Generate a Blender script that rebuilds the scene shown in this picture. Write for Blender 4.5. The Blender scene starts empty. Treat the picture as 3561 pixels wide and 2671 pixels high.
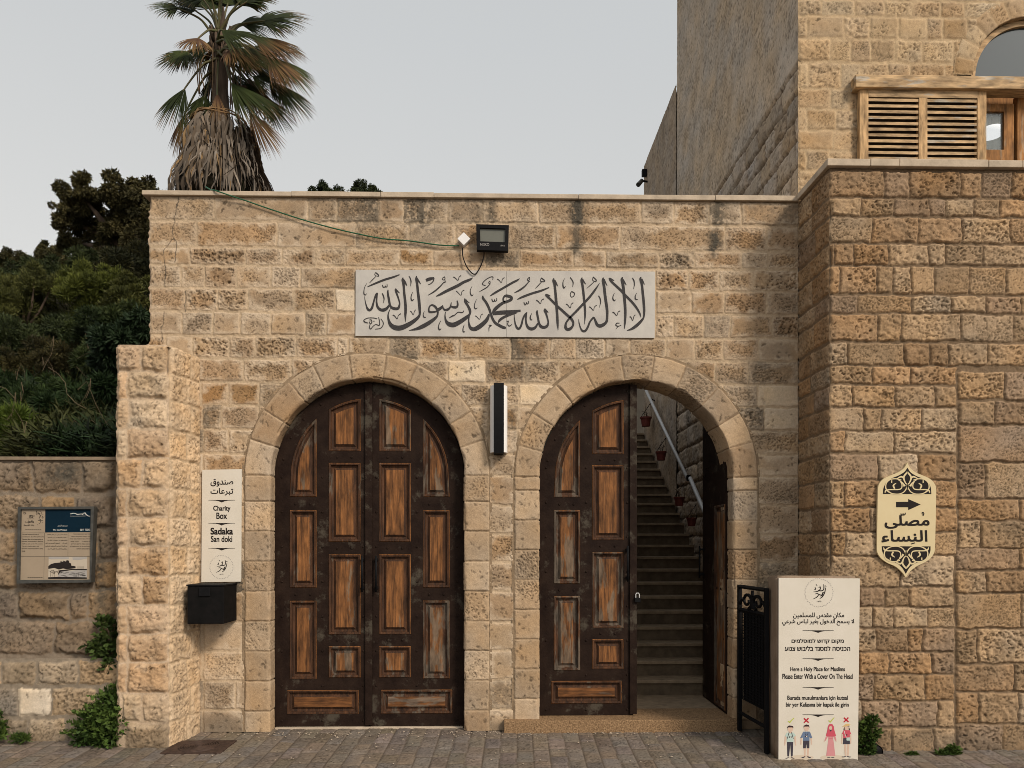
import bpy, bmesh, math, random
import numpy as np
from mathutils import Vector
from mathutils.geometry import tessellate_polygon
SC = bpy.context.scene
COL = SC.collection
R = math.radians
# ------------------------------------------------------------------ camera, sky, sun, exposure
FP, CX, HY, YAW, CAMH, CAMD = 2672.0, 1780.5, 1900.0, R(1.24), 1.62, 6.76
cam = bpy.data.objects.new('camera', bpy.data.cameras.new('camera')); COL.objects.link(cam)
cam.location = (0, -CAMD, CAMH); cam.rotation_euler = (R(90), 0, -YAW)
cam.data.sensor_width = 36; cam.data.lens = 36*FP/3561; cam.data.shift_y = (HY-1335.5)/3561
cam.data.clip_start = 0.05; cam.data.clip_end = 2000
SC.camera = cam
SUN_AZ, SUN_EL = 140.0, 36.0          # azimuth from +Y towards +X
world = bpy.data.worlds.new('World'); SC.world = world; world.use_nodes = True
wn, wl = world.node_tree.nodes, world.node_tree.links
sky = wn.new('ShaderNodeTexSky'); sky.sky_type = 'NISHITA'; sky.sun_disc = False
sky.sun_elevation = R(SUN_EL); sky.sun_rotation = R(SUN_AZ); sky.air_density = 1.0; sky.dust_density = 4.0; sky.ozone_density = 1.0
hs = wn.new('ShaderNodeHueSaturation'); hs.inputs['Saturation'].default_value = 0.12
tint = wn.new('ShaderNodeMix'); tint.data_type = 'RGBA'; tint.blend_type = 'MULTIPLY'; tint.inputs[0].default_value = 1
tint.inputs[7].default_value = (1.0, 0.985, 0.95, 1)
grey = wn.new('ShaderNodeMix'); grey.data_type = 'RGBA'; grey.inputs[0].default_value = 0.6     # an even overcast veil over the clear sky
grey.inputs[7].default_value = (5.45, 5.62, 5.68, 1)
wl.new(sky.outputs[0], hs.inputs['Color']); wl.new(hs.outputs[0], tint.inputs[6]); wl.new(tint.outputs[2], grey.inputs[6])
geo = wn.new('ShaderNodeTexCoord'); sep = wn.new('ShaderNodeSeparateXYZ'); wl.new(geo.outputs['Generated'], sep.inputs[0])     # the veil is cooler overhead, warmer low down
vr_ = wn.new('ShaderNodeMapRange'); vr_.inputs[1].default_value = .05; vr_.inputs[2].default_value = .55; wl.new(sep.outputs['Z'], vr_.inputs[0])
veil = wn.new('ShaderNodeMix'); veil.data_type = 'RGBA'; veil.inputs[6].default_value = (6.3, 6.12, 5.75, 1); veil.inputs[7].default_value = (5.5, 5.7, 5.82, 1)
wl.new(vr_.outputs[0], veil.inputs[0]); wl.new(veil.outputs[2], grey.inputs[7])
cn = wn.new('ShaderNodeTexNoise'); cn.inputs['Scale'].default_value = 1.6; cn.inputs['Detail'].default_value = 4; wl.new(geo.outputs['Generated'], cn.inputs['Vector'])
cr_ = wn.new('ShaderNodeMapRange'); cr_.inputs[3].default_value = .54; cr_.inputs[4].default_value = .66; wl.new(cn.outputs[0], cr_.inputs[0]); wl.new(cr_.outputs[0], grey.inputs[0])
wl.new(grey.outputs[2], wn['Background'].inputs[0]); wn['Background'].inputs[1].default_value = 0.138
sun = bpy.data.objects.new('sun', bpy.data.lights.new('sun', 'SUN')); COL.objects.link(sun)
sun.data.energy = 2.75; sun.data.angle = R(13); sun.data.color = (1.0, 0.86, 0.70)
sd = Vector((math.sin(R(SUN_AZ))*math.cos(R(SUN_EL)), math.cos(R(SUN_AZ))*math.cos(R(SUN_EL)), math.sin(R(SUN_EL))))
sun.rotation_euler = sd.to_track_quat('Z', 'Y').to_euler()
SC.view_settings.view_transform = 'Standard'; SC.view_settings.look = 'None'
SC.view_settings.exposure = 0.0; SC.view_settings.gamma = 1.0
SC.cycles.max_bounces = 6; SC.cycles.filter_width = 0.9

# ------------------------------------------------------------------ measuring: a photograph pixel to a point on a real plane
def _ray(px, py):
    a = (np.asarray(px, float)-CX)/FP; b = (HY-np.asarray(py, float))/FP
    s, c = math.sin(YAW), math.cos(YAW)
    return s+a*c, c-a*s, b
def P(px, py, Y=0.0):
    dx, dy, dz = _ray(px, py); t = (Y+CAMD)/dy
    return np.stack([t*dx, np.zeros_like(t)+Y, CAMH+t*dz], -1)
def X_(px, Y=0.0): return float(P(px, HY, Y)[0])
def Z_(px, py, Y=0.0): return float(P(px, py, Y)[2])
def PX(px, py, X):
    dx, dy, dz = _ray(px, py); t = X/dx
    return np.stack([np.zeros_like(t)+X, t*dy-CAMD, CAMH+t*dz], -1)

# ------------------------------------------------------------------ objects
ORG = {}
def org(o): return ORG.get(o.name, np.zeros(3)) if o else np.zeros(3)
def tag(o, label=None, cat=None, group=None, kind=None):
    if label: o['label'] = label
    if cat: o['category'] = cat
    if group: o['group'] = group
    if kind: o['kind'] = kind
    return o
def empty(name, loc, label=None, cat=None, group=None, kind=None):
    o = bpy.data.objects.new(name, None); COL.objects.link(o); o.location = loc; ORG[o.name] = np.array(loc, float)
    o.empty_display_size = .1
    return tag(o, label, cat, group, kind)
def link(name, me, mat, parent=None, origin=None):
    o = bpy.data.objects.new(name, me); COL.objects.link(o)
    if mat: me.materials.append(mat)
    if parent: o.parent = parent; ORG[o.name] = org(parent)
    elif origin is not None: o.location = origin; ORG[o.name] = np.array(origin, float)
    return o
def mk(name, verts, faces, mat, parent=None, smooth=False, origin=None, cols=None, local=False):
    v = np.asarray(verts, float).reshape(-1, 3)
    if not local:
        v = v - (org(parent) if parent else (np.array(origin, float) if origin is not None else 0))
    me = bpy.data.meshes.new(name); me.from_pydata(v.tolist(), [], [list(map(int, f)) for f in faces])
    if smooth: me.shade_smooth()
    if cols is not None: setcol(me, cols)
    me.update()
    return link(name, me, mat, parent, origin)
def setcol(me, cols):
    ca = me.color_attributes.new('Col', 'FLOAT_COLOR', 'POINT')
    c = np.ones((len(me.vertices), 4), np.float32); c[:, :3] = cols
    ca.data.foreach_set('color', c.ravel())
def mk_quads(name, v, q, mat, parent=None, cols=None, smooth=True, origin=None):
    v = np.asarray(v, np.float64) - (org(parent) if parent else (np.array(origin, float) if origin is not None else 0))
    q = np.asarray(q, np.int32); n = len(q); k = q.shape[1]
    me = bpy.data.meshes.new(name); me.vertices.add(len(v)); me.vertices.foreach_set('co', v.astype(np.float32).ravel())
    me.loops.add(n*k); me.loops.foreach_set('vertex_index', q.ravel())
    me.polygons.add(n); me.polygons.foreach_set('loop_start', np.arange(0, n*k, k, dtype=np.int32))
    me.update(calc_edges=True)
    if smooth: me.shade_smooth()
    if cols is not None: setcol(me, cols)
    return link(name, me, mat, parent, origin)

class MB:
    def __init__(s): s.v = []; s.f = []
    def add(s, v, f):
        n = len(s.v); s.v += [tuple(map(float, p)) for p in v]; s.f += [[i+n for i in q] for q in f]; return s
    def box(s, a, b, ch=0.0):
        (x0, y0, z0), (x1, y1, z1) = a, b
        if ch <= 0:
            v = [(x, y, z) for z in (z0, z1) for y in (y0, y1) for x in (x0, x1)]
            return s.add(v, [(0, 2, 3, 1), (4, 5, 7, 6), (0, 1, 5, 4), (2, 6, 7, 3), (0, 4, 6, 2), (1, 3, 7, 5)])
        bm = bmesh.new(); bmesh.ops.create_cube(bm, size=1)
        for w in bm.verts: w.co = Vector(((x0+x1)/2+w.co.x*(x1-x0), (y0+y1)/2+w.co.y*(y1-y0), (z0+z1)/2+w.co.z*(z1-z0)))
        bmesh.ops.bevel(bm, geom=bm.edges[:], offset=ch, segments=2, affect='EDGES', profile=.6)
        bm.verts.index_update(); s.add([w.co for w in bm.verts], [[w.index for w in f.verts] for f in bm.faces]); bm.free(); return s
    def tube(s, pts, r, n=10, cap=True):
        pts = [Vector(p) for p in pts]; rr = r if isinstance(r, (list, tuple)) else [r]*len(pts); b = len(s.v)
        up = Vector((0, 0, 1)); prev = None
        for i, p in enumerate(pts):
            t = (pts[min(i+1, len(pts)-1)]-pts[max(i-1, 0)]).normalized()
            if prev is None:
                a = t.cross(up) if abs(t.z) < .9 else t.cross(Vector((1, 0, 0)))
            else: a = prev - t*prev.dot(t)
            a.normalize(); prev = a; c = t.cross(a)
            for k in range(n):
                an = 2*math.pi*k/n; s.v.append(tuple(p+(a*math.cos(an)+c*math.sin(an))*rr[i]))
        for i in range(len(pts)-1):
            for k in range(n): s.f.append([b+i*n+k, b+i*n+(k+1) % n, b+(i+1)*n+(k+1) % n, b+(i+1)*n+k])
        if cap: s.f.append([b+k for k in range(n)][::-1]); s.f.append([b+(len(pts)-1)*n+k for k in range(n)])
        return s
    def lathe(s, c, prof, n=20, axis='z'):
        b = len(s.v)
        for r, h in prof:
            for k in range(n):
                a = 2*math.pi*k/n; d = (r*math.cos(a), r*math.sin(a), h)
                if axis == 'y': d = (d[0], -d[2], d[1])
                s.v.append((c[0]+d[0], c[1]+d[1], c[2]+d[2]))
        for i in range(len(prof)-1):
            for k in range(n): s.f.append([b+i*n+k, b+i*n+(k+1) % n, b+(i+1)*n+(k+1) % n, b+(i+1)*n+k])
        s.f.append([b+k for k in range(n)][::-1]); s.f.append([b+(len(prof)-1)*n+k for k in range(n)]); return s
    def plate(s, outer, holes, fr, d0, d1, walls=True):
        """polygon (u,v) with holes, frame fr=(O,U,V,N): faces at N*d1 (front) and N*d0 (back)"""
        O, U, V, N = [np.array(x, float) for x in fr]
        loops = [outer]+list(holes); flat = [p for l in loops for p in l]
        tris = tessellate_polygon([[Vector((p[0], p[1], 0)) for p in l] for l in loops]); n = len(flat)
        at = lambda p, d: O+U*p[0]+V*p[1]+N*d
        v = [at(p, d1) for p in flat]+[at(p, d0) for p in flat]; f = []
        for t in tris:
            a, b2, c = [np.array(flat[i]) for i in t]
            ccw = (b2[0]-a[0])*(c[1]-a[1])-(b2[1]-a[1])*(c[0]-a[0]) > 0
            q = list(t) if ccw else list(t)[::-1]
            f.append(q); f.append([i+n for i in q[::-1]])
        if walls:
            k = 0
            for li, l in enumerate(loops):
                ar = sum(l[i][0]*l[(i+1) % len(l)][1]-l[(i+1) % len(l)][0]*l[i][1] for i in range(len(l)))
                fl = (ar > 0) != (li > 0)
                for i in range(len(l)):
                    a, b2 = k+i, k+(i+1) % len(l)
                    f.append([a+n, b2+n, b2, a] if fl else [a, b2, b2+n, a+n])
                k += len(l)
        return s.add(v, f)
    def mk(s, name, mat, parent=None, smooth=False, origin=None, local=False):
        return mk(name, s.v, s.f, mat, parent, smooth, origin, None, local)
FRONT = lambda Y: ((0, Y, 0), (1, 0, 0), (0, 0, 1), (0, -1, 0))
def smooth_angle(o, deg=35):
    me = o.data; me.shade_smooth()
    try: me.set_sharp_from_angle(angle=R(deg))
    except Exception: pass
    return o

# ------------------------------------------------------------------ numpy noise
def _h(ix, iy, s):
    n = (ix.astype(np.int64)*374761393 + iy.astype(np.int64)*668265263 + int(s)*1442695041) & 0xFFFFFFFF
    n = ((n ^ (n >> 13))*1274126177) & 0xFFFFFFFF
    n = ((n ^ (n >> 15))*2246822519) & 0xFFFFFFFF
    return ((n ^ (n >> 16)) & 0xFFFFFF)/float(0xFFFFFF)
def vn(x, y, s=0):
    x = np.asarray(x, float); y = np.asarray(y, float)
    ix, iy = np.floor(x), np.floor(y); fx, fy = x-ix, y-iy
    fx = fx*fx*fx*(fx*(fx*6-15)+10); fy = fy*fy*fy*(fy*(fy*6-15)+10)
    a, b = _h(ix, iy, s), _h(ix+1, iy, s); c, d = _h(ix, iy+1, s), _h(ix+1, iy+1, s)
    return (a+(b-a)*fx)*(1-fy)+(c+(d-c)*fx)*fy
def fbm(x, y, s=0, o=4, g=.5):
    r = 0; a = 1; t = 0
    for i in range(o):
        r = r+a*(vn(x*2**i+17.3*i, y*2**i-9.1*i, s+i)-.5)*2; t += a; a *= g
    return r/t*1.5
def worley(x, y, s=0):
    ix, iy = np.floor(x), np.floor(y); best = np.full(np.shape(x), 9.0); rnd = np.zeros(np.shape(x))
    for dx in (-1, 0, 1):
        for dy in (-1, 0, 1):
            cx, cy = ix+dx, iy+dy
            px, py = cx+_h(cx, cy, s), cy+_h(cx, cy, s+7)
            d = np.hypot(px-x, py-y); m = d < best
            best = np.where(m, d, best); rnd = np.where(m, _h(cx, cy, s+13), rnd)
    return best, rnd
def sst(a, b, x):
    t = np.clip((x-a)/(b-a), 0, 1); return t*t*(3-2*t)

# ------------------------------------------------------------------ masonry: real relief, block by block
#   rough = surface amplitude, rf = its frequency, pit = (cell, depth, share), bulge = pillow, var = tone variation
ST = {
 'smooth': dict(rough=.0016, rf=26, pit=(.036, .005, .20), bulge=.000, var=.10, h=.001),
 'fine':   dict(rough=.0025, rf=34, pit=(.016, .007, .66), bulge=.000, var=.14, h=.000),
 'pitted': dict(rough=.0030, rf=30, pit=(.019, .010, .84), bulge=.000, var=.18, h=-.001),
 'coarse': dict(rough=.0060, rf=24, pit=(.027, .015, .80), bulge=.001, var=.22, h=.001),
 'tooled': dict(rough=.0078, rf=34, pit=(.021, .009, .50), bulge=.001, var=.18, h=.001),
 'rock':   dict(rough=.0190, rf=11, pit=(.024, .009, .36), bulge=.020, var=.16, h=.004),
}
def masonry(name, O, U, V, N, w, h, res, blocks, mat, parent=None, mortar=(.42, .33, .24), md=.010, edge=.014, wob=.006, gap=.006,
            cut=None, cl=None, cr=None, seed=1, margin=0.0, mcol=(.5, .41, .31), lichen=None, pos=None, origin=None, dirt=None, cv=None):
    nu, nv = int(round(w/res))+1, int(round(h/res))+1
    uu, vv = np.meshgrid(np.linspace(0, w, nu), np.linspace(0, h, nv), indexing='ij')
    s0 = seed*131
    wu = uu+wob*fbm(uu*8, vv*8, s0, 3)+wob*.5*fbm(uu*40, vv*40, s0+3, 2)
    wv = vv+wob*fbm(uu*8, vv*8, s0+5, 3)+wob*.5*fbm(uu*40, vv*40, s0+8, 2)
    d = np.full((nu, nv), -1.0); idx = np.full((nu, nv), -1, int); bu = np.zeros((nu, nv)); bv = np.zeros((nu, nv))
    du, dv = w/(nu-1), h/(nv-1)
    for i, b in enumerate(blocks):
        u0, v0, u1, v1 = b[:4]; g = .03
        sl = (slice(max(0, int((u0-g)/du)), max(0, int((u1+g)/du)+2)), slice(max(0, int((v0-g)/dv)), max(0, int((v1+g)/dv)+2)))
        if uu[sl].size == 0: continue
        a, c = wu[sl], wv[sl]
        dd = np.minimum(np.minimum(a-u0, u1-a), np.minimum(c-v0, v1-c))-gap
        m = dd > d[sl]
        d[sl][m] = dd[m]; idx[sl][m] = i
        bu[sl][m] = ((a-u0)/(u1-u0))[m]; bv[sl][m] = ((c-v0)/(v1-v0))[m]
    d = np.where(idx < 0, -1, d); rng = np.random.RandomState(seed)
    nb = len(blocks)
    def par(fn): return np.array([fn(ST[b[4]]) for b in blocks]+[0.0])[idx]
    stone = sst(0, edge, d); hard = sst(-.001, .004, d)
    off = np.append(rng.uniform(-1, 1, nb), 0)[idx]; tx = np.append(rng.uniform(-1, 1, nb), 0)[idx]; ty = np.append(rng.uniform(-1, 1, nb), 0)[idx]
    rf = par(lambda s: s['rf'])+1e-6; so = idx*3.7
    rough = par(lambda s: s['rough'])
    n1 = fbm(uu*33+so, vv*33-so, s0+20, 4); n2 = fbm(uu*9+so*.3, vv*9+so, s0+30, 4, .55)
    n1 = np.where(rf < 20, n2-.35*np.abs(n1), n1)
    bul = par(lambda s: s['bulge'])*(1-(2*bu-1)**4)*(1-(2*bv-1)**4)
    face = par(lambda s: s['h'])+off*.003+(bu-.5)*tx*.004+(bv-.5)*ty*.004+rough*n1+bul
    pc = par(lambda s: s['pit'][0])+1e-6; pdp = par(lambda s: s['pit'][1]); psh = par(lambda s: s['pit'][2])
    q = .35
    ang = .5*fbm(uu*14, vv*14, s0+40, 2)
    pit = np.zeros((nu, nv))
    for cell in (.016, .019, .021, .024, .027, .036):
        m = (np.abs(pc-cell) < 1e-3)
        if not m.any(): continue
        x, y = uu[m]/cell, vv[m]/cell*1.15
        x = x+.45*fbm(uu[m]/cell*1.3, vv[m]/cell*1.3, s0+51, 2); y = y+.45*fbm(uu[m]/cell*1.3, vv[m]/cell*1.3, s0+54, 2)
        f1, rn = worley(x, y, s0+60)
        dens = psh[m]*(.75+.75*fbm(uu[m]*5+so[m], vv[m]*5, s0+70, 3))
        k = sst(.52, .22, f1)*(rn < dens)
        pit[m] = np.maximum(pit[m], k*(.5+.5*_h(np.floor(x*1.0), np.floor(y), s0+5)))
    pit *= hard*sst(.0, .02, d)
    mort = -md+.0035*fbm(uu*30, vv*30, s0+80, 3)
    ht = mort*(1-stone)+face*stone-pit*pdp
    # stone colour, with dirt and painted shade in the pits: tone per block, grain, lime at the margins, dark lichen
    tone = np.array([b[5] for b in blocks]+[mortar], float)[idx]
    vr = par(lambda s: s['var'])
    g = 1+vr*(fbm(uu*6+so, vv*6, s0+90, 4)+.8*fbm(uu*60, vv*60, s0+95, 2))
    col = tone*g[..., None]
    hue = .06*fbm(uu*3+so, vv*3, s0+99, 3); col[..., 0] *= 1+hue; col[..., 2] *= 1-1.6*hue
    col *= (1-.66*pit)[..., None]  # pits darkened: part dirt, part shade put into the colour
    if margin > 0:
        mm = margin*sst(.055, .0, d+.035*fbm(uu*13, vv*13, s0+110, 3))*hard*(.4+.6*vn(uu*4, vv*4, s0+111))
        col = col*(1-mm[..., None])+np.array(mcol)*mm[..., None]
    mc = np.array(mortar)*(1+.16*fbm(uu*12, vv*12, s0+120, 4))[..., None]
    col = mc*(1-hard[..., None])+col*hard[..., None]
    if lichen is not None:
        lm = lichen(uu, vv, idx)
        sp = sst(.42, .62, vn(uu*70, vv*70, s0+130)*.5+vn(uu*33, vv*33, s0+131)*.5+lm*.22)
        lm = np.clip(lm, 0, 1)*(.35+.65*sp)
        col = col*(1-lm[..., None])+np.array((.075, .066, .052))*lm[..., None]
    if dirt is not None:
        k = dirt(uu, vv); col = col*(1-k[..., None])+np.array((.10, .08, .06))*k[..., None]
    us = np.zeros((nu, nv)); O, U, V, N = [np.array(a, float) for a in (O, U, V, N)]
    if pos: co = pos(uu, vv, ht, us)
    else:
        base = O+uu[..., None]*U+vv[..., None]*V; co = base+ht[..., None]*N
        for side, sd_ in ((0, cl), (1, cr)):      # both faces of an arris share one worn edge line
            if sd_ is None: continue
            dist = uu if side == 0 else w-uu
            z = vv[0]; c = .004+.010*vn(z*9, z*0, sd_)+.012*vn(z*31, z*0, sd_+2)+.02*sst(.7, .9, vn(z*5.0, z*0, sd_+4))
            d_ = np.array(cv[side] if cv else (U*(1 if side == 0 else -1)-N), float)
            k = (np.clip(1-dist/.05, 0, 1)**2)[..., None]
            co = co*(1-k)+(base+c[None, :, None]*d_)*k
    ids = np.arange(nu*nv).reshape(nu, nv)
    qd = np.stack([ids[:-1, :-1], ids[1:, :-1], ids[1:, 1:], ids[:-1, 1:]], -1)
    if cut is not None:
        keep = cut((uu[:-1, :-1]+uu[1:, 1:])/2, (vv[:-1, :-1]+vv[1:, 1:])/2); qd = qd[keep]
    qd = qd.reshape(-1, 4)
    if not pos and np.dot(np.cross(U, V), N) < 0: qd = qd[:, ::-1]
    co = co.reshape(-1, 3); col = np.clip(col, .004, .95).reshape(-1, 3)
    used = np.zeros(len(co), bool); used[qd.ravel()] = True
    remap = np.cumsum(used)-1
    return mk_quads(name, co[used], remap[qd], mat, parent, col[used], True, origin)
def rows_fill(u0, u1, rows, rng, lw=(.28, .62), stag=True):
    out = []
    for v0, v1 in rows:
        u = u0-rng.uniform(0, lw[0])
        while u < u1:
            l = rng.uniform(*lw); out.append([max(u, u0-.02), v0, min(u+l, u1+.02), v1]); u += l
    return [b for b in out if b[2]-b[0] > .03]

# ------------------------------------------------------------------ materials (all procedural)
def mat(name, base=(.5, .5, .5), rough=.7, metal=0.0, spec=.3, noise=0.0, nscale=20.0, bump=0.0, bscale=60.0, col2=None, attr=False, emit=None,
        stretch=None, coat=0.0):
    m = bpy.data.materials.new(name); m.use_nodes = True; n, l = m.node_tree.nodes, m.node_tree.links; b = n['Principled BSDF']
    b.inputs['Roughness'].default_value = rough; b.inputs['Metallic'].default_value = metal; b.inputs['Specular IOR Level'].default_value = spec
    b.inputs['Base Color'].default_value = (*base, 1); b.inputs['Coat Weight'].default_value = coat
    tc = n.new('ShaderNodeTexCoord'); mp = n.new('ShaderNodeMapping'); l.new(tc.outputs['Object'], mp.inputs[0])
    if stretch: mp.inputs['Scale'].default_value = stretch
    src = None
    if attr:
        a = n.new('ShaderNodeVertexColor'); a.layer_name = 'Col'; src = a.outputs[0]
    if noise > 0 or col2:
        t = n.new('ShaderNodeTexNoise'); t.inputs['Scale'].default_value = nscale; t.inputs['Detail'].default_value = 6; t.inputs['Roughness'].default_value = .62
        l.new(mp.outputs[0], t.inputs['Vector'])
        mx = n.new('ShaderNodeMix'); mx.data_type = 'RGBA'
        if src is None:
            c2 = col2 or tuple(max(0, c*(1-noise)) for c in base)
            cr = n.new('ShaderNodeMapRange'); cr.inputs[1].default_value = .35; cr.inputs[2].default_value = .65
            l.new(t.outputs[0], cr.inputs[0]); l.new(cr.outputs[0], mx.inputs[0])
            mx.inputs[6].default_value = (*base, 1); mx.inputs[7].default_value = (*c2, 1)
        else:
            mx.blend_type = 'MULTIPLY'; mx.inputs[0].default_value = 1
            mr = n.new('ShaderNodeMapRange'); mr.inputs[3].default_value = 1-noise; mr.inputs[4].default_value = 1+noise
            mr.inputs[1].default_value = .25; mr.inputs[2].default_value = .75
            l.new(t.outputs[0], mr.inputs[0]); l.new(src, mx.inputs[6]); l.new(mr.outputs[0], mx.inputs[7])
        src = mx.outputs[2]
    if src: l.new(src, b.inputs['Base Color'])
    if bump > 0:
        t2 = n.new('ShaderNodeTexNoise'); t2.inputs['Scale'].default_value = bscale; t2.inputs['Detail'].default_value = 5
        l.new(mp.outputs[0], t2.inputs['Vector']); bp = n.new('ShaderNodeBump'); bp.inputs['Strength'].default_value = bump; bp.inputs['Distance'].default_value = .01
        l.new(t2.outputs[0], bp.inputs['Height']); l.new(bp.outputs[0], b.inputs['Normal'])
    if emit: b.inputs['Emission Color'].default_value = (*emit[:3], 1); b.inputs['Emission Strength'].default_value = emit[3]
    return m
def wood_mat(name, a, b_, worn, axis='z', wornmix=.5, scale=1.0):
    m = bpy.data.materials.new(name); m.use_nodes = True; n, l = m.node_tree.nodes, m.node_tree.links; bs = n['Principled BSDF']
    bs.inputs['Roughness'].default_value = .75; bs.inputs['Specular IOR Level'].default_value = .25
    tc = n.new('ShaderNodeTexCoord'); oi = n.new('ShaderNodeObjectInfo')
    ad = n.new('ShaderNodeVectorMath'); ad.operation = 'ADD'
    mu = n.new('ShaderNodeMath'); mu.operation = 'MULTIPLY'; mu.inputs[1].default_value = 37.0
    l.new(oi.outputs['Random'], mu.inputs[0]); l.new(tc.outputs['Object'], ad.inputs[0]); l.new(mu.outputs[0], ad.inputs[1])
    def tex(sc, detail, dist=0.0):
        mp = n.new('ShaderNodeMapping'); l.new(ad.outputs[0], mp.inputs[0])
        mp.inputs['Scale'].default_value = sc
        t = n.new('ShaderNodeTexNoise'); t.inputs['Scale'].default_value = scale; t.inputs['Detail'].default_value = detail; t.inputs['Roughness'].default_value = .6
        t.inputs['Distortion'].default_value = dist
        l.new(mp.outputs[0], t.inputs['Vector']); return t
    lng, sh = (2.2, 46.0)
    st = dict(x=(lng, sh, sh), z=(sh, sh, lng), y=(sh, lng, sh))[axis]
    st2 = dict(x=(3, 14, 14), z=(14, 14, 3), y=(14, 3, 14))[axis]
    g = tex(st, 6, 1.1); w = tex(st2, 6, .3); st3 = tuple(c*1.6+1 for c in st2); w3 = tex(st3, 3)
    r = n.new('ShaderNodeValToRGB'); r.color_ramp.elements[0].position = .32; r.color_ramp.elements[1].position = .66
    r.color_ramp.elements[0].color = (*b_, 1); r.color_ramp.elements[1].color = (*a, 1); l.new(g.outputs[0], r.inputs[0])
    mr = n.new('ShaderNodeMapRange'); mr.interpolation_type = 'SMOOTHSTEP'
    mr.inputs[1].default_value = .62-.12*wornmix; mr.inputs[2].default_value = .70-.12*wornmix; mr.inputs[4].default_value = .85
    rb = n.new('ShaderNodeMath'); rb.operation = 'MULTIPLY_ADD'; rb.inputs[1].default_value = .22; l.new(oi.outputs['Random'], rb.inputs[0])
    sub = n.new('ShaderNodeMath'); sub.operation = 'SUBTRACT'; sub.inputs[1].default_value = .11; l.new(w.outputs[0], sub.inputs[0]); l.new(sub.outputs[0], rb.inputs[2])
    l.new(rb.outputs[0], mr.inputs[0])
    mx = n.new('ShaderNodeMix'); mx.data_type = 'RGBA'; l.new(mr.outputs[0], mx.inputs[0]); l.new(r.outputs[0], mx.inputs[6]); mx.inputs[7].default_value = (*worn, 1)
    dk = n.new('ShaderNodeMapRange'); dk.inputs[1].default_value = .3; dk.inputs[2].default_value = .7; dk.inputs[3].default_value = .38; dk.inputs[4].default_value = 1.35
    l.new(w3.outputs[0], dk.inputs[0])
    mm = n.new('ShaderNodeMix'); mm.data_type = 'RGBA'; mm.blend_type = 'MULTIPLY'; mm.inputs[0].default_value = 1
    l.new(mx.outputs[2], mm.inputs[6]); l.new(dk.outputs[0], mm.inputs[7]); l.new(mm.outputs[2], bs.inputs['Base Color'])
    bp = n.new('ShaderNodeBump'); bp.inputs['Strength'].default_value = .5; bp.inputs['Distance'].default_value = .004
    l.new(g.outputs[0], bp.inputs['Height']); l.new(bp.outputs[0], bs.inputs['Normal'])
    return m
M = {}
M['stone'] = mat('stone', rough=.92, spec=.12, attr=True, noise=.16, nscale=90, bump=.35, bscale=140)
M['core'] = mat('rubble_core', (.26, .20, .14), .95, spec=.1, noise=.3, nscale=8)
M['coping'] = mat('coping_stone', (.50, .41, .31), .85, spec=.15, noise=.25, nscale=9, bump=.2, bscale=60)
M['paver'] = mat('paver_stone', rough=.85, spec=.2, attr=True, noise=.18, nscale=70, bump=.3, bscale=120)
M['terrazzo'] = mat('exposed_aggregate', (.34, .22, .12), .8, spec=.2, col2=(.12, .07, .035), nscale=75, bump=.5, bscale=80)
M['door'] = mat('door_iron_paint', (.0115, .0062, .0046), .65, spec=.08, col2=(.023, .0135, .0095), nscale=7, bump=.25, bscale=50)
_d = M['door'].node_tree; _n, _l = _d.nodes, _d.links; _b = _n['Principled BSDF']; _src = _b.inputs['Base Color'].links[0].from_socket   # rubbed grey patches in the paint
_t = _n.new('ShaderNodeTexNoise'); _t.inputs['Scale'].default_value = 3.2; _t.inputs['Detail'].default_value = 9; _t.inputs['Roughness'].default_value = .72
_tc = _n.new('ShaderNodeTexCoord'); _l.new(_tc.outputs['Object'], _t.inputs['Vector'])
_r = _n.new('ShaderNodeMapRange'); _r.inputs[1].default_value = .55; _r.inputs[2].default_value = .63; _r.inputs[4].default_value = .5; _l.new(_t.outputs[0], _r.inputs[0])
_m = _n.new('ShaderNodeMix'); _m.data_type = 'RGBA'; _l.new(_r.outputs[0], _m.inputs[0]); _l.new(_src, _m.inputs[6]); _m.inputs[7].default_value = (.105, .092, .070, 1); _l.new(_m.outputs[2], _b.inputs['Base Color'])
M['panel'] = wood_mat('weathered_panel', (.26, .108, .034), (.07, .029, .011), (.15, .11, .075), 'z', .5)
M['panelh'] = wood_mat('weathered_panel_across', (.21, .085, .026), (.07, .028, .010), (.15, .115, .085), 'x', .42)
M['pine'] = wood_mat('old_pine', (.56, .37, .19), (.40, .25, .12), (.40, .35, .28), 'z', .25)
M['pinex'] = wood_mat('old_pine_across', (.52, .36, .20), (.38, .25, .13), (.40, .36, .30), 'x', .35)
M['pined'] = wood_mat('varnished_pine', (.36, .17, .055), (.22, .10, .032), (.30, .20, .12), 'z', .1)
M['marble'] = mat('white_marble', (.50, .475, .435), .5, spec=.25, col2=(.40, .38, .355), nscale=4, bump=.05, bscale=40)
M['ink'] = mat('black_engraving', (.026, .024, .026), .7, spec=.2, col2=(.05, .047, .047), nscale=60)
M['black'] = mat('black_metal', (.007, .007, .008), .6, spec=.10, noise=.3, nscale=30)
M['blackp'] = mat('black_paint_worn', (.005, .005, .005), .75, spec=.06, col2=(.009, .008, .008), nscale=14)
M['print'] = mat('black_print', (.022, .018, .017), .7, spec=.08, noise=.1)
M['white'] = mat('white_board', (.62, .575, .50), .5, spec=.3, col2=(.58, .535, .455), nscale=4)
M['cream'] = mat('cream_board', (.60, .50, .30), .5, spec=.3, col2=(.57, .465, .27), nscale=5)
M['block'] = mat('rough_concrete', (.27, .20, .145), .92, spec=.1, col2=(.20, .145, .10), nscale=7, bump=.5, bscale=45)
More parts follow.
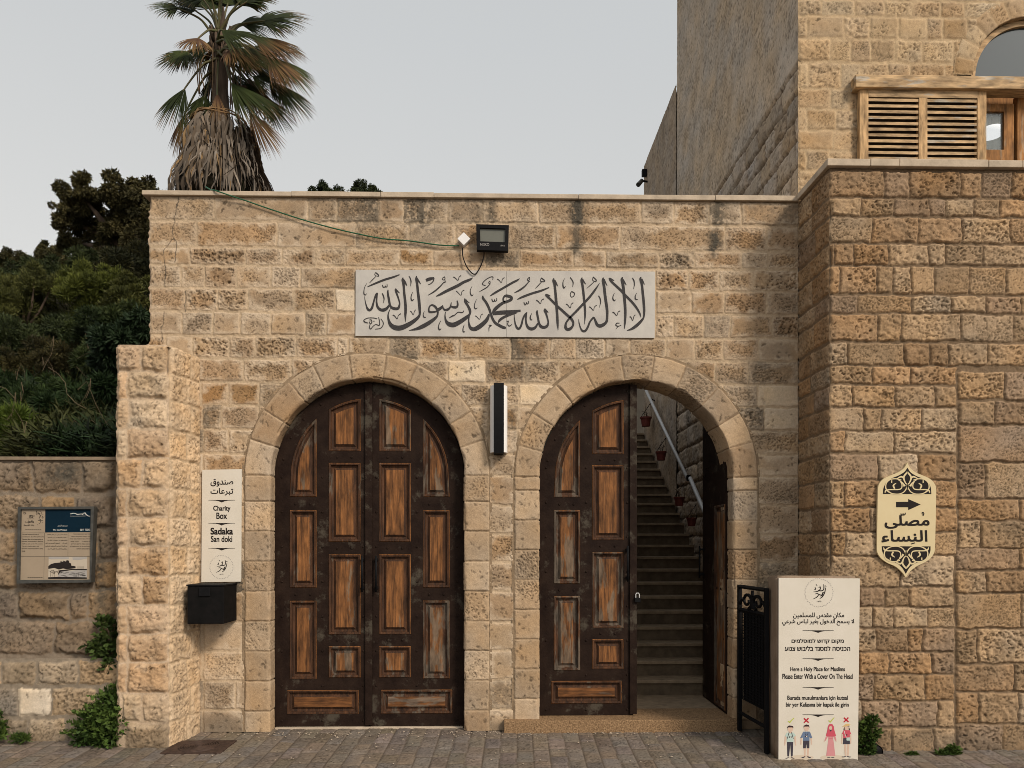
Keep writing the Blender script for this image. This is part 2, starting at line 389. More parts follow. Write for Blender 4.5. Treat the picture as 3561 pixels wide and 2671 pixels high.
M['whitep'] = mat('white_plastic', (.78, .77, .76), .4, spec=.35, noise=.06, nscale=9)
M['steelg'] = mat('grey_lens', (.14, .142, .12), .3, spec=.3, metal=.1, noise=.05, nscale=8)
M['greencable'] = mat('green_cable', (.015, .10, .045), .5, noise=.2)
M['galv'] = mat('white_painted_pipe', (.62, .62, .62), .4, metal=.1, spec=.4, noise=.12, nscale=20)
M['terracotta'] = mat('dark_red_pot', (.16, .035, .025), .6, noise=.3, nscale=20)
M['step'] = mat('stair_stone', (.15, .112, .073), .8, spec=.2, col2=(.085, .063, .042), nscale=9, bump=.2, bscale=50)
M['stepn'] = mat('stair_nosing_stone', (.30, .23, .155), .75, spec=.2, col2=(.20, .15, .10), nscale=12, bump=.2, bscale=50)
M['plaster'] = mat('old_plaster', (.30, .26, .21), .9, spec=.1, noise=.2, nscale=5)
M['iron'] = mat('rusty_manhole_iron', (.035, .021, .016), .7, metal=.2, col2=(.075, .046, .034), nscale=25, bump=.3, bscale=60)
M['leaf'] = mat('foliage', rough=.65, spec=.15, attr=True)
M['bark'] = mat('bark', (.12, .085, .06), .95, col2=(.06, .042, .03), nscale=9, bump=.6, bscale=25, stretch=(1, 1, .25))
M['frond'] = mat('palm_frond', rough=.6, spec=.12, attr=True)
M['dead'] = mat('dead_frond', rough=.85, spec=.15, attr=True)
M['soil'] = mat('earth', (.055, .042, .028), .95, col2=(.03, .03, .015), nscale=1.5, bump=.5, bscale=9)
M['glassw'] = mat('window_glass', (.045, .055, .057), .03, spec=.5, metal=.0)
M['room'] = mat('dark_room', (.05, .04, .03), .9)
M['navy'] = mat('navy_print', (.003, .016, .030), .6, spec=.08, noise=.15, nscale=6)
M['beige'] = mat('beige_print', (.31, .245, .175), .55, spec=.25, noise=.08, nscale=5)
M['steel'] = mat('dull_steel_frame', (.055, .055, .05), .6, metal=.4, spec=.4, col2=(.09, .088, .08), nscale=18)
M['lampglow'] = mat('lit_lampshade', (.8, .8, .78), .5, emit=(.93, .96, 1.0, 1.1))
for nm, c in dict(p_skin=(.58, .42, .33), p_hair=(.035, .015, .018), p_mint=(.42, .53, .49), p_dark=(.045, .04, .055), p_blue=(.12, .17, .27), p_rose=(.50, .075, .11),
                  p_pink=(.55, .24, .25), p_green=(.42, .47, .08), p_red=(.42, .015, .03), p_straw=(.58, .40, .17), p_sand=(.56, .48, .38), p_grey=(.33, .31, .29), p_white=(.60, .6, .56), p_pale=(.45, .39, .31)).items():
    M[nm] = mat(nm, c, .55, spec=.25, noise=.04)
M['mould'] = wood_mat('dark_moulding', (.085, .036, .015), (.025, .012, .007), (.10, .08, .06), 'z', .3)
# ================================================================== the gate wall
XC = X_(2776)                      # corner where gate wall, bastion and upper building meet
ZT = Z_(640, 683)                  # top of the masonry under the coping
XG0 = X_(510)
rng = np.random.RandomState(5)
GT = [(.395, .287, .185), (.36, .254, .158), (.335, .228, .137), (.305, .198, .112), (.43, .322, .217), (.325, .24, .16)]
def A(x): return X_(500+x/2)
def Az(y): return Z_(650, 640+y/2)
gate = empty('stone_gate_wall', (X_(1760), 0, 0), 'pale stone gate wall with two arched doorways and a thin coping', 'wall', kind='thing')
AL = dict(xc=(X_(941)+X_(1613))/2, r=(X_(1613)-X_(941))/2, z0=0.0)
AR = dict(xc=(X_(1877)+X_(2547))/2, r=(X_(2547)-X_(1877))/2, z0=0.1)
for a in (AL, AR): a['zs'] = Z_(1500, 1320)-a['r']
WR, RV = .225, .36
rows = [
 (85, 250, [20, 490, 1145, 1345, 1630, 1810, 1955, 2120, 2355, 2745, 3460, 3685, 3935, 4155, 4560]),
 (258, 432, [20, 370, 930, 1475, 1850, 2170, 2520, 2865, 3315, 4045, 4330, 4560]),
 (440, 560, [20, 315, 705, 965, 1200, 1405, 1780, 2010, 2380, 2615, 2990, 3215, 3585, 3830, 4155, 4345, 4560]),
 (566, 718, [20, 255, 425, 640, 885, 1090, 1475, 3560, 3790, 4000, 4240, 4560]),
 (722, 880, [20, 290, 515, 720, 1045, 1330, 1475, 3560, 3810, 4035, 4330, 4560]),
 (888, 1048, [20, 265, 480, 670, 885, 1125, 1270, 1475, 3560, 3690, 3895, 4080, 4370, 4560]),
 (1056, 1207, [20, 150, 340, 595, 775, 1060, 1345, 1425, 1705, 1910, 2190, 2555, 2825, 3005, 3205, 3380, 3630, 3830, 4030, 4280, 4560]),
 (1216, 1372, [20, 380, 695, 1025, 1240, 1700, 2115, 2380, 2650, 2890, 3050, 3500, 3760, 3975, 4205, 4560]),
 (1380, 1532, [20, 400, 585, 800, 1000, 1500, 2210, 2410, 2610, 2860, 3400, 4030, 4270, 4560]),
 (1540, 1700, [20, 412, 538, 800, 1500, 2210, 2400, 2600, 3400, 4050, 4317, 4560]),
 (1706, 1868, [20, 412, 590, 780, 1500, 2230, 2400, 2600, 3400, 4090, 4560]),
 (1874, 2024, [20, 412, 730, 1500, 2230, 2400, 2594, 3400, 4110, 4560]),
]
y = 2030
for hgt in (202, 204, 200, 204, 212, 202, 206, 204, 210):
    rows.append((y, y+hgt-6, [20, 412, 640 if hgt == 204 else 700, 1500, 2230, 2398, 2594, 3400, 4110, 4560])); y += hgt
gb = []; lich = []
pale = {(7, 2115), (8, 2610), (4, 1330), (9, 4317), (8, 4270)}
brown = {(8, 585), (2, 1780), (9, 2400), (8, 400)}
for ri, (y0, y1, xs) in enumerate(rows):
    for x0, x1 in zip(xs[:-1], xs[1:]):
        t = np.array(GT[rng.choice(len(GT), p=[.26, .28, .18, .08, .08, .12])])*rng.uniform(.9, 1.06)
        st = rng.choice(['smooth', 'fine', 'pitted', 'coarse'], p=[.20, .24, .38, .18] if ri > 1 else [.15, .7, .15, 0])
        if (ri, x0) in pale: t = np.array((.60, .48, .34)); st = 'smooth'
        if (ri, x0) in brown: t = np.array((.30, .18, .085)); st = 'fine'
        if ri > 10: st = rng.choice(['smooth', 'fine'], p=[.5, .5])
        if ri > 12 and x0 == 2398: st = rng.choice(['fine', 'pitted', 'smooth'])
        if x0 == 412 and ri >= 12: st = ['smooth', 'smooth', 'fine', 'smooth', 'smooth', 'smooth', 'fine', 'fine', 'smooth', 'smooth'][ri-12]
        gb.append([A(x0)-XG0, Az(y1), A(x1)-XG0, Az(y0), st, tuple(t)])
        b = {0: rng.uniform(.1, .75), 1: rng.uniform(-.35, .5), 2: rng.uniform(-.9, .55)}.get(ri, rng.uniform(-1.2, .25))
        if rng.rand() < .10 and ri > 2: b = rng.uniform(.3, .6)
        if st == 'smooth': b -= .5
        lich.append(b)
for b in gb: b[3], b[1] = max(b[1], b[3]), min(b[1], b[3])
lich = np.array(lich+[-1.5])
streaks = [(2200+820, 85, 460, 62, 1.15), (2200+1790, 300, 470, 58, 1.1), (2200+225, 85, 250, 46, .8), (2200+1800, 90, 260, 70, .7), (2200+1780, 480, 600, 70, .6), (2350+300, 90, 270, 60, .45)]
def gl(u, v, idx):
    z = v; x = u+XG0
    r = lich[idx]*.75+.55*fbm(u*2.2, v*2.2, 900, 4)
    k = sst(-.05, .06, 0*u)
    for sx, y0, y1, hw, am in streaks:
        X0 = A(sx); wd = hw/2/395
        r = r+am*np.exp(-((x-X0+.03*fbm(v*6, u*0, 77, 2))/wd)**2)*sst(Az(y1+50), Az(y1-20), z)*sst(Az(y0-40), Az(y0+20), z)
    return r-.02
def near(x, z, pts):
    d = np.full(np.shape(x), 9.0)
    for (x0, z0), (x1, z1) in zip(pts[:-1], pts[1:]):
        dx, dz = x1-x0, z1-z0; t = np.clip(((x-x0)*dx+(z-z0)*dz)/(dx*dx+dz*dz+1e-12), 0, 1); d = np.minimum(d, np.hypot(x-x0-t*dx, z-z0-t*dz))
    return d
CRK = [[(240, 90), (215, 225), (200, 330), (205, 375), (160, 430), (135, 460), (150, 560), (155, 620), (140, 715)], [(205, 375), (230, 400), (222, 470), (218, 545)], [(140, 885), (125, 1000), (130, 1100)], [(290, 745), (285, 890)]]
CRK = [[(A(x), Az(y)) for x, y in c] for c in CRK]
def gd(u, v):   # splash dirt at the foot, rust under the charity box
    k = .55*sst(.22, .0, v+.12*fbm(u*5, v*5, 31, 3))
    k = np.clip(k, 0, .6); X = u+XG0+.008*fbm(u*25, v*25, 37, 3); m = X < XG0+.5
    for c in CRK:
        k[m] = np.maximum(k[m], 1.0*sst(.0055, .0015, near(X[m], v[m]+.006*fbm(u[m]*30, v[m]*30, 39, 2), c)))
    return k
def ringout(a, X, Zz, pad):
    rr = a['r']+WR-pad
    return np.where(Zz < a['zs'], np.abs(X-a['xc']) < rr, np.hypot(X-a['xc'], Zz-a['zs']) < rr)
def gcut(u, v):
    return ~(ringout(AL, u+XG0, v, -.007) | ringout(AR, u+XG0, v, -.007))
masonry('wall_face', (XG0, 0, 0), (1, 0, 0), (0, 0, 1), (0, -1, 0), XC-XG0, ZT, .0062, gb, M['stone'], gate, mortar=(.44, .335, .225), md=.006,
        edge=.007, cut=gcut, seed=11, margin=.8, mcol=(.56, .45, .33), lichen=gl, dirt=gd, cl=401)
def arc_notch(a, pad, n=28):
    rr = a['r']+pad
    return [(a['xc']-rr, 0.0)]+[(a['xc']+rr*math.cos(t), a['zs']+rr*math.sin(t)) for t in np.linspace(math.pi, 0, n)]+[(a['xc']+rr, 0.0)]
MB().plate([(XG0+.015, 0.0)]+arc_notch(AL, .02)+arc_notch(AR, .02)+[(XC+.05, 0.0), (XC+.05, ZT-.004), (XG0+.015, ZT-.004)], [], FRONT(0), -.37, -.03).mk('wall_core', M['core'], gate)
# coping: separate thin slabs end to end
cp = MB(); xs = [XG0-.03]+[A(v) for v in (1030, 1650, 2020, 2200+820, 2200+1770)]+[XC-.004]
for i, (a, b) in enumerate(zip(xs[:-1], xs[1:])):
    dz = .003*((i*7) % 3-1)
    cp.box((a+.0015, -.028-.003*(i % 2), ZT+.001), (b-.0015, .40, ZT+.043+dz), .004)
cp.mk('coping', M['coping'], gate)

def arch_ring(a, seed, parent, nv=11):
    hj = a['zs']; L = hj+math.pi*a['r']+hj; bl = []
    r2 = np.random.RandomState(seed)
    def tone(): return tuple(np.array(GT[r2.choice([0, 1, 1, 2, 4, 5])])*r2.uniform(.92, 1.06))
    cuts = [a['z0']-.02]+[z for z in np.arange(a['z0']+.18, hj-.10, .262)]+[hj]
    for z0, z1 in zip(cuts[:-1], cuts[1:]):
        for s0, s1 in ((z0, z1), (L-z1, L-z0)):
            st = r2.choice(['smooth', 'fine', 'pitted'], p=[.70, .20, .10])
            bl.append([s0, -.05, s1, RV+WR, st, tone()])
    th = np.linspace(0, math.pi, nv+1); th[1:-1] += r2.uniform(-.03, .03, nv-1)
    for t0, t1 in zip(th[:-1], th[1:]):
        bl.append([hj+t0*a['r'], -.05, hj+t1*a['r'], RV+WR, r2.choice(['smooth', 'fine', 'fine', 'pitted'], p=[.66, .16, .08, .10]), tone()])
    mid = (th[:-1]+th[1:])/2; half = (th[1:]-th[:-1])/2
    proud = .010
    def pos(uu, vv, ht, us):
        t = vv-RV; s = uu
        an = np.clip((s-hj)/a['r'], 0, math.pi); ca, sa = -np.cos(an), np.sin(an)
        nx = np.where(s < hj, -1, np.where(s > L-hj, 1, ca)); nz = np.where((s < hj) | (s > L-hj), 0, sa)
        px = a['xc']+a['r']*nx; pz = np.where(s < hj, s, np.where(s > L-hj, L-s, a['zs']+a['r']*sa))
        k_ = np.clip(np.searchsorted(th, an)-1, 0, nv-1); dr = np.where((s > hj) & (s < L-hj), a['r']*(np.cos(an-mid[k_])-np.cos(half[k_]))*.7, 0)
        c = .003+.008*vn(s*11, s*0, seed+3)+.012*sst(.68, .9, vn(s*6, s*0, seed+4))
        k = np.clip(1-np.abs(t)/.035, 0, 1)**2
        hh = ht*(1-k)-c*k; fr = t >= 0
        rad = np.where(fr, t+c*k-dr*(1-np.clip(t/WR, 0, 1))*-1, -hh+dr)
        y = np.where(fr, -proud-hh, -proud-t+c*k)
        return np.stack([px+nx*rad, y, pz+nz*rad], -1)
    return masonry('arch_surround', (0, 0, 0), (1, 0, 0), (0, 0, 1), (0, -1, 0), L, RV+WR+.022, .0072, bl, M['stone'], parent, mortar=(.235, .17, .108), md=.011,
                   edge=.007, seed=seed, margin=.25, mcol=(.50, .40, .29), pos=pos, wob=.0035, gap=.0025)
arch_ring(AL, 21, gate); arch_ring(AR, 22, gate)
# terrazzo threshold of the open doorway
MB().box((X_(1752), -.065, -.05), (X_(2568), .42, .1), .008).mk('threshold', M['terrazzo'], gate)
MB().box((AL['xc']-AL['r']+.01, .09, -.03), (AL['xc']+AL['r']-.01, .42, .012), .004).mk('threshold', M['coping'], gate)

# ------------------------------------------------------------------ door leaves
def door_leaf(parent, a, sx, loc, rotz=0.0, astragal=False, seed=0, plank=False):
    W = a['r']-.008; zs = a['zs']-loc[2]; f = zs/2.235; Rr = W
    leaf_o = None; mb = MB(); fr = ((0, 0, 0), (sx, 0, 0), (0, 0, 1), (0, -1, 0))
    arcp = lambda rad, x: zs+math.sqrt(max(0, rad*rad-(W-x)**2))
    outer = [(0, 0), (W-.003, 0)]+[(x, arcp(Rr, x)) for x in W-.003-(W-.003)*np.linspace(0, 1, 26)**1.0]
    outer = [p for i, p in enumerate(outer) if i == 0 or abs(p[0]-outer[i-1][0])+abs(p[1]-outer[i-1][1]) > 1e-4]
    # finer near the springing where the arc is steep
    arcs = [(W-Rr*math.cos(t)*.9999, zs+Rr*math.sin(t)) for t in np.linspace(math.pi/2, 0.0, 30)]
    outer = [(0.0005, 0), (W-.003, 0)]+[(min(x, W-.003), z) for x, z in arcs]
    R1 = W-.135; R2 = W-.135
    pans = []
    rect = lambda x0, z0, x1, z1: (lambda d: [(x0+d, z0*f+d), (x1-d, z0*f+d), (x1-d, z1*f-d), (x0+d, z1*f-d)])
    def arched(x0, x1, z0, R_, n_):      # straight sill and sides under an arc that runs parallel to the leaf's edge
        def g(d):
            xa, xb = max(x0+d, W-(R_-d)+.006), x1-d
            return [(x0+d, z0*f+d), (xb, z0*f+d)]+[(x, arcp(R_-d, x)) for x in np.linspace(xa, xb, n_)[::-1]]
        return g
    oc, ic = (.128, .367), (.473, .758)
    pans = [('v', rect(oc[0], .422, oc[1], 1.125)), ('v', rect(oc[0], 1.24, oc[1], 1.937)), ('v', arched(oc[0], oc[1], 2.055, R1, 12)),
            ('v', rect(ic[0], .434, ic[1], .717)), ('v', rect(ic[0], .821, ic[1], 1.54)), ('v', rect(ic[0], 1.652, ic[1], 2.36)), ('v', arched(ic[0], ic[1], 2.464, R2, 7)),
            ('h', rect(.104, .108, .742, .325))]
    if plank: pans = [('v', rect(.03, .02, .40, 2.0))]
    mb.plate(outer, [p(0) for _, p in pans], fr, -.052, 0.0)
    mb.plate(outer, [], fr, -.06, -.054)
    # studs along stiles and rails
    st = MB(); r3 = random.Random(seed)
    stud = [(x, z) for x in (.06, .42, W-.055) for z in np.arange(.05, zs+.1, .31)]+[(x, z*f) for x in (.18, .31) for z in (1.18, 1.99)]+[(x, z*f) for x in (.55, .68) for z in (.77, 1.595, 2.41)]
    stud += [(W-(W-.06)*math.cos(t), zs+(W-.06)*math.sin(t)) for t in np.linspace(.2, 1.5, 6)]
    for x, z in stud:
        st.lathe((sx*x, 0.0, z), [(.0115, -.002), (.010, .004), (.006, .007)], 8, 'y')
    mb.add(st.v, st.f)
    if astragal: mb.box((sx*(W-.034) if sx > 0 else -W-.028, -.022, .012), (W+.028 if sx > 0 else -(W-.034), 0.0, zs+W-.006), .003)
    else:
        x0, x1 = sorted((sx*(W-.012), sx*(W+.002)));
    faces = mb.f if sx > 0 else [q[::-1] for q in mb.f]
    lo = mk('door_leaf', mb.v, faces, M['door'], parent, local=True)
    lo.location = np.array(loc)-org(parent); lo.rotation_euler = (0, 0, rotz)
    for kind, poly in pans:
        pm = MB(); L = [(0, -.004), (.006, .006), (.020, .004), (.026, -.018), (.042, -.022), (.064, -.006)]
        rings = [poly(d) for d, _ in L]; n = len(rings[0]); b = []
        for (d, y), rg in zip(L, rings): b += [(sx*p[0], -y-.0, p[1]) for p in rg]
        fs = []
        for i in range(len(L)-1):
            for k in range(n): fs.append([i*n+k, i*n+(k+1) % n, (i+1)*n+(k+1) % n, (i+1)*n+k])
        fs.append([(len(L)-1)*n+k for k in range(n)])
        if sx < 0: fs = [q[::-1] for q in fs]
        po_ = mk('panel', b, fs, M['panelh'] if kind == 'h' else M['panel'], lo, local=True)
        po_.data.materials.append(M['mould'])
        for pl in po_.data.polygons: pl.material_index = 1 if n <= pl.index < 5*n else 0
    hb = MB(); hx = sx*(W-.058)
    hb.tube([(hx, -.045, 1.20), (hx, -.045, 1.52)], .0095, 10)
    for z in (1.235, 1.485): hb.box((hx-.012, -.045, z-.012), (hx+.012, .0, z+.012), .003)
    h = hb.mk('pull_handle', M['black'], lo, local=True); h.data.shade_smooth()
    return lo
yd = .125
MB().box((AL['xc']-AL['r']-.015, .345, 0), (AL['xc']+AL['r']+.015, .352, AL['zs']+AL['r'])).mk('light_block_plate', M['room'], gate)  # added dark plate, unseen, stops sky light leaking past the door leaves
door_leaf(gate, AL, 1, (AL['xc']-AL['r']+.004, yd, .016), 0, True, 1)
door_leaf(gate, AL, -1, (AL['xc']+AL['r']-.004, yd, .016), 0, False, 2)
door_leaf(gate, AR, 1, (AR['xc']-AR['r']+.004, yd, .104), 0, True, 3)
door_leaf(gate, AR, -1, (AR['xc']+AR['r']-.012, yd+.02, .104), -R(91), False, 4, True)
lx = P(2217, 2083, .09)
lock = MB().box((lx[0]-.026, .078, lx[2]-.030), (lx[0]+.026, .100, lx[2]+.012), .004)
lk = lock.mk('padlock', M['black'], None, origin=(lx[0], .09, lx[2])); tag(lk, 'small padlock hanging at the free edge of the open doorway leaf', 'padlock')
MB().tube([(lx[0]-.016, .089, lx[2]+.01), (lx[0]-.016, .089, lx[2]+.04), (lx[0]-.008, .089, lx[2]+.052), (lx[0]+.008, .089, lx[2]+.052), (lx[0]+.016, .089, lx[2]+.04), (lx[0]+.016, .089, lx[2]+.01)], .0045, 8).mk('shackle', M['galv'], lk)

# ================================================================== stone pillar at the left end
YP = -.42
xp0, xp1, xpw = X_(398, YP), X_(592, YP), X_(698, 0.0)
zpt = Z_(480, 1199, YP)
pil = empty('stone_pillar', ((xp0+xp1)/2, YP, 0), 'rough rock-faced stone pillar between the low left wall and the charity box', 'pillar', kind='thing')
pr = [(1150+y*.4069) for y in (110, 345, 352, 590, 600, 838, 848, 1090, 1098, 1340)]
pz = [Z_(480, y, YP) for y in (1199, 1293, 1390, 1492, 1594, 1698)]+[Z_(480, 1800+.525*y, YP) for y in (0, 190, 385, 580, 775, 965, 1165, 1360)]+[-.06]
pz = sorted(set(round(z, 3) for z in pz), reverse=True)
pz = [z for i, z in enumerate(pz) if i == 0 or pz[i-1]-z > .06]
PT = [(.50, .37, .24), (.46, .33, .21), (.43, .29, .175), (.40, .26, .145)]
w = xp1-xp0; pb = []; sb = []; r4 = np.random.RandomState(9)
for i, (zt, zb) in enumerate(zip(pz[:-1], pz[1:])):
    c = [0, w*(.52 if i % 2 else .24), w*.97, w] if i % 4 == 2 else [0, w*(.48 if i % 2 == 0 else .23), w]
    if i >= 12: c = [.06, w*.5, w] if i == 12 else [.08, w]
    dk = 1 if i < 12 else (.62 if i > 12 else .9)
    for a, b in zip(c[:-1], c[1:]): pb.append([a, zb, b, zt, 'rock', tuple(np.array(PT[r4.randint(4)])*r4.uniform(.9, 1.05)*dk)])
    sl = math.hypot(xpw-xp1, YP); c = [0, sl*(.55 if i % 2 else .68), sl]
    for a, b in zip(c[:-1], c[1:]): sb.append([a, zb, b, zt, 'tooled', tuple(np.array((.52, .375, .235))*r4.uniform(.9, 1.05))])
tl = zpt+.01
def pnum(u, v):   # a house number painted by hand on the stone, and splash dirt at the foot
    N_ = [[(751, 448), (752, 476)], [(762, 450), (774, 446), (778, 455), (768, 461), (778, 467), (774, 476), (762, 474)], [(800, 458), (790, 461), (787, 452), (796, 446), (803, 454), (800, 478)], [(752, 505), (780, 505)]]
    k = np.zeros(np.shape(u))
    for g_ in N_: k = np.maximum(k, .75*sst(.006, .003, near(u+xp0, v-.06, [(X_(x*.525+1.0, YP), Z_(480, 1800+y*.525, YP)) for x, y in g_])))
    return np.maximum(k, np.clip(.5*sst(.45, .05, v+.2*fbm(u*5, v*5, 6, 3)), 0, .5))
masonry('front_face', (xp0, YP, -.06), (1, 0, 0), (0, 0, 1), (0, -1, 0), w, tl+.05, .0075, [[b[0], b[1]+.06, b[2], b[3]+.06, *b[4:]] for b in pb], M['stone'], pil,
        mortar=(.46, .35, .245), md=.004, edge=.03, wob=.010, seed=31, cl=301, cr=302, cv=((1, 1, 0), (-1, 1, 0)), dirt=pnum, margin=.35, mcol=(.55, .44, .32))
sv = np.array((xpw-xp1, -YP, 0)); sl = np.linalg.norm(sv); sv /= sl; sn = np.array((sv[1], -sv[0], 0))
masonry('side_face', (xp1, YP, -.06), sv, (0, 0, 1), sn, sl, tl+.05, .0075, [[b[0], b[1]+.06, b[2], b[3]+.06, *b[4:]] for b in sb], M['stone'], pil,
        mortar=(.42, .315, .205), md=.009, edge=.014, wob=.012, seed=32, cl=302, cv=((-1, 1, 0), None), margin=.4, mcol=(.58, .46, .33))
masonry('back_face', (xp0, YP, -.06), (0, 1, 0), (0, 0, 1), (-1, 0, 0), -YP+.3, tl+.05, .0075, [[b[0]*1.1, b[1]+.06, b[2]*1.1, b[3]+.06, *b[4:]] for b in sb], M['stone'], pil, seed=33, cl=301, cv=((1, 1, 0), None))
ins = MB(); ins.plate([(xp0+.03, YP+.03), (xp1-.03, YP+.03), (xpw-.035, .02), (xp0+.03, .3)], [], ((0, 0, 0), (1, 0, 0), (0, 1, 0), (0, 0, 1)), -.05, zpt-.02)
ins.mk('pillar_core', M['core'], pil)
# uneven capping mortar
gx, gy = np.meshgrid(np.linspace(0, 1, 40), np.linspace(0, 1, 30), indexing='ij')
tx0 = xp0+.008; tx1 = xp1+(xpw-xp1)*gy-.008
px_ = tx0+(tx1-tx0)*gx; py_ = YP+.008+(-YP+.1)*gy
edge_ = np.minimum(np.minimum(gx, 1-gx), np.minimum(gy*1.2+.02, 1))
pz_ = zpt-.012+.02*fbm(px_*14, py_*14, 55, 4)+.02*sst(0, .2, edge_)
ids = np.arange(1200).reshape(40, 30); q = np.stack([ids[:-1, :-1], ids[1:, :-1], ids[1:, 1:], ids[:-1, 1:]], -1).reshape(-1, 4)
mk_quads('capping', np.stack([px_, py_, pz_], -1).reshape(-1, 3), q, M['stone'], pil, np.tile((.50, .40, .29), (1200, 1)))
# ================================================================== bastion on the right
YB = -.62
zbt = Z_(2900, 582, YB)
XB1 = XC+2.6
bas = empty('stone_bastion', (XC+.7, YB, 0), 'tall brown stone bastion with pale coping projecting at the right end', 'wall', kind='thing')
BT = [(.315, .212, .122), (.35, .245, .149), (.285, .182, .10), (.375, .275, .178), (.27, .188, .122), (.33, .21, .115)]
def C3(y): return 500+y*.43464
def C4(y): return 1200+y*.43464
def C5(y): return 1900+y*.4647
bx = lambda x: X_(2600+x*.43464, YB)-XC
bx5 = lambda x: X_(2600+x*.4647, YB)-XC
bz = lambda y: Z_(3000, y, YB)+.06
spec = [(C3(212), C3(420), bx, [636, 1095, 1300, 1708, 1880, 2115, 2330]), (C3(430), C3(573), bx, [636, 910, 1175, 1455, 1590, 1820, 2020, 2330]),
 (C3(583), C3(788), bx, [636, 1000, 1370, 1720, 2105, 2430]), (C3(798), C3(965), bx, [636, 700, 855, 1135, 1450, 1590, 1885, 2330]),
 (C3(975), C3(1197), bx, [636, 735, 1045, 1170, 1315, 1500, 1785, 2070, 2330]), (C3(1208), C3(1350), bx, [636, 880, 1315, 1630, 1910, 2190, 2500]),
 (C3(1358), C3(1575), bx, [636, 1040, 1235, 1710, 2130, 2350]), (C3(1588), C4(158), bx, [636, 800, 1260, 1460, 1610, 1920, 2250])]
L8 = [(165, 312, [636, 1000, 1305, 1680]), (322, 492, [636, 840, 1185, 1500, 1680]), (500, 683, [636, 930, 1070, 1400, 1680]), (690, 858, [636, 780, 1175, 1680]),
 (868, 1080, [636, 1050, 1370, 1680]), (1085, 1293, [636, 775, 1250, 1680]), (1300, 1496, [636, 985, 1300, 1680]), (1503, 1683, [636, 785, 1250, 1680])]
spec += [(C4(a), C4(b), bx, c) for a, b, c in L8]
L16 = [(72, 302, [590, 1150, 1552]), (308, 452, [590, 840, 1030, 1215, 1552]), (458, 610, [590, 800, 945, 1095, 1350, 1555]), (617, 790, [590, 970, 1205, 1315, 1556]),
 (797, 957, [590, 840, 1060, 1380, 1556]), (963, 1158, [590, 950, 1330, 1556]), (1163, 1357, [590, 860, 1140, 1425, 1556]), (1363, 1640, [590, 830, 1080, 1395, 1556])]
spec += [(C5(a), C5(b), bx5, c) for a, b, c in L16]
R8 = [(205, 430, [1692, 2060, 2400]), (446, 632, [1692, 1985, 2420]), (640, 932, [1692, 2330]), (938, 1228, [1692, 1905, 2400]), (1234, 1403, [1692, 2185, 2400]), (1409, 1630, [1692, 1865, 2350])]
spec += [(C4(a), C4(b), bx, c) for a, b, c in R8]
R14 = [(14, 174, [1566, 2035, 2200]), (182, 350, [1566, 1790, 2200]), (356, 618, [1566, 2050, 2300]), (625, 880, [1566, 1725, 2260]), (886, 1092, [1566, 2000, 2300]), (1099, 1337, [1566, 1730, 2035, 2300]), (1343, 1640, [1566, 1915, 2300])]
spec += [(C5(a), C5(b), bx5, c) for a, b, c in R14]
bb = []; r5 = np.random.RandomState(17); brow = []
sty = lambda: r5.choice(['tooled', 'coarse', 'pitted', 'fine'], p=[.46, .26, .16, .12])
for (ya, yb, fx, xs) in spec:
    z1, z0 = bz(ya), bz(yb); xs = [fx(x) for x in xs]
    if xs[0] < .05: xs[0] = 0.0; brow.append((z0, z1))
    for a, b in zip(xs[:-1], xs[1:]):
        bb.append([a, z0, b, z1, sty(), tuple(np.array(BT[r5.choice(6, p=[.28, .24, .14, .12, .12, .10])])*r5.uniform(.88, 1.08))])
    if xs[-1] > 1.35:
        for u0, v0, u1, v1 in rows_fill(xs[-1]+.2, 2.6, [(z0, z1)], r5, (.22, .5)):
            u0 = max(u0, xs[-1])
            if u1-u0 > .05: bb.append([u0, v0, u1, v1, sty(), tuple(np.array(BT[r5.randint(6)])*r5.uniform(.88, 1.08))])
for u, v, st, t in (((1300, 1480), None, None, None),): pass
def bl_(u, v, idx): return -1.0+.9*fbm(u*1.7, v*1.7, 611, 4)+.5*sst(.9, .0, np.abs(v-4.3))
bmort = (.165, .115, .072)
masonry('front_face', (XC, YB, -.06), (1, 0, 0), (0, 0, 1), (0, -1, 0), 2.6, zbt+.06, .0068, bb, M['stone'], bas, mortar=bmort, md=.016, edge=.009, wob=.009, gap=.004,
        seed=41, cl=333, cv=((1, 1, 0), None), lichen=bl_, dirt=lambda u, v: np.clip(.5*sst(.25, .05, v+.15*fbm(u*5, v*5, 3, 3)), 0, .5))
lb = []
for z0, z1 in brow:
    c = r5.uniform(.25, .42); c = [0, c, .64]
    for a, b in zip(c[:-1], c[1:]): lb.append([a, z0, b, z1, sty(), tuple(np.array(BT[r5.randint(6)])*r5.uniform(.85, 1.02))])
masonry('side_face', (XC, YB, -.06), (0, 1, 0), (0, 0, 1), (-1, 0, 0), -YB+.03, zbt+.06, .0068, lb, M['stone'], bas, mortar=bmort, md=.012, edge=.016, wob=.008, seed=42, cl=333, cv=((1, 1, 0), None), lichen=bl_)
MB().box((XC+.03, YB+.03, -.05), (XB1, .3, zbt-.003)).mk('bastion_core', M['core'], bas)
cb = MB(); xs = [XC-.022, bx(970)+XC, bx(1200)+XC, bx(1910)+XC, bx(2180)+XC, XB1]
for i, (a, b) in enumerate(zip(xs[:-1], xs[1:])): cb.box((a+.001, YB-.03-.002*(i % 2), zbt+.001), (b-.001, YB+.22, zbt+.058+.002*(i % 3)), .006)
cb.box((XC-.022, YB+.221, zbt+.001), (XC+.2, -.03, zbt+.056), .006)
cb.mk('coping', M['coping'], bas)

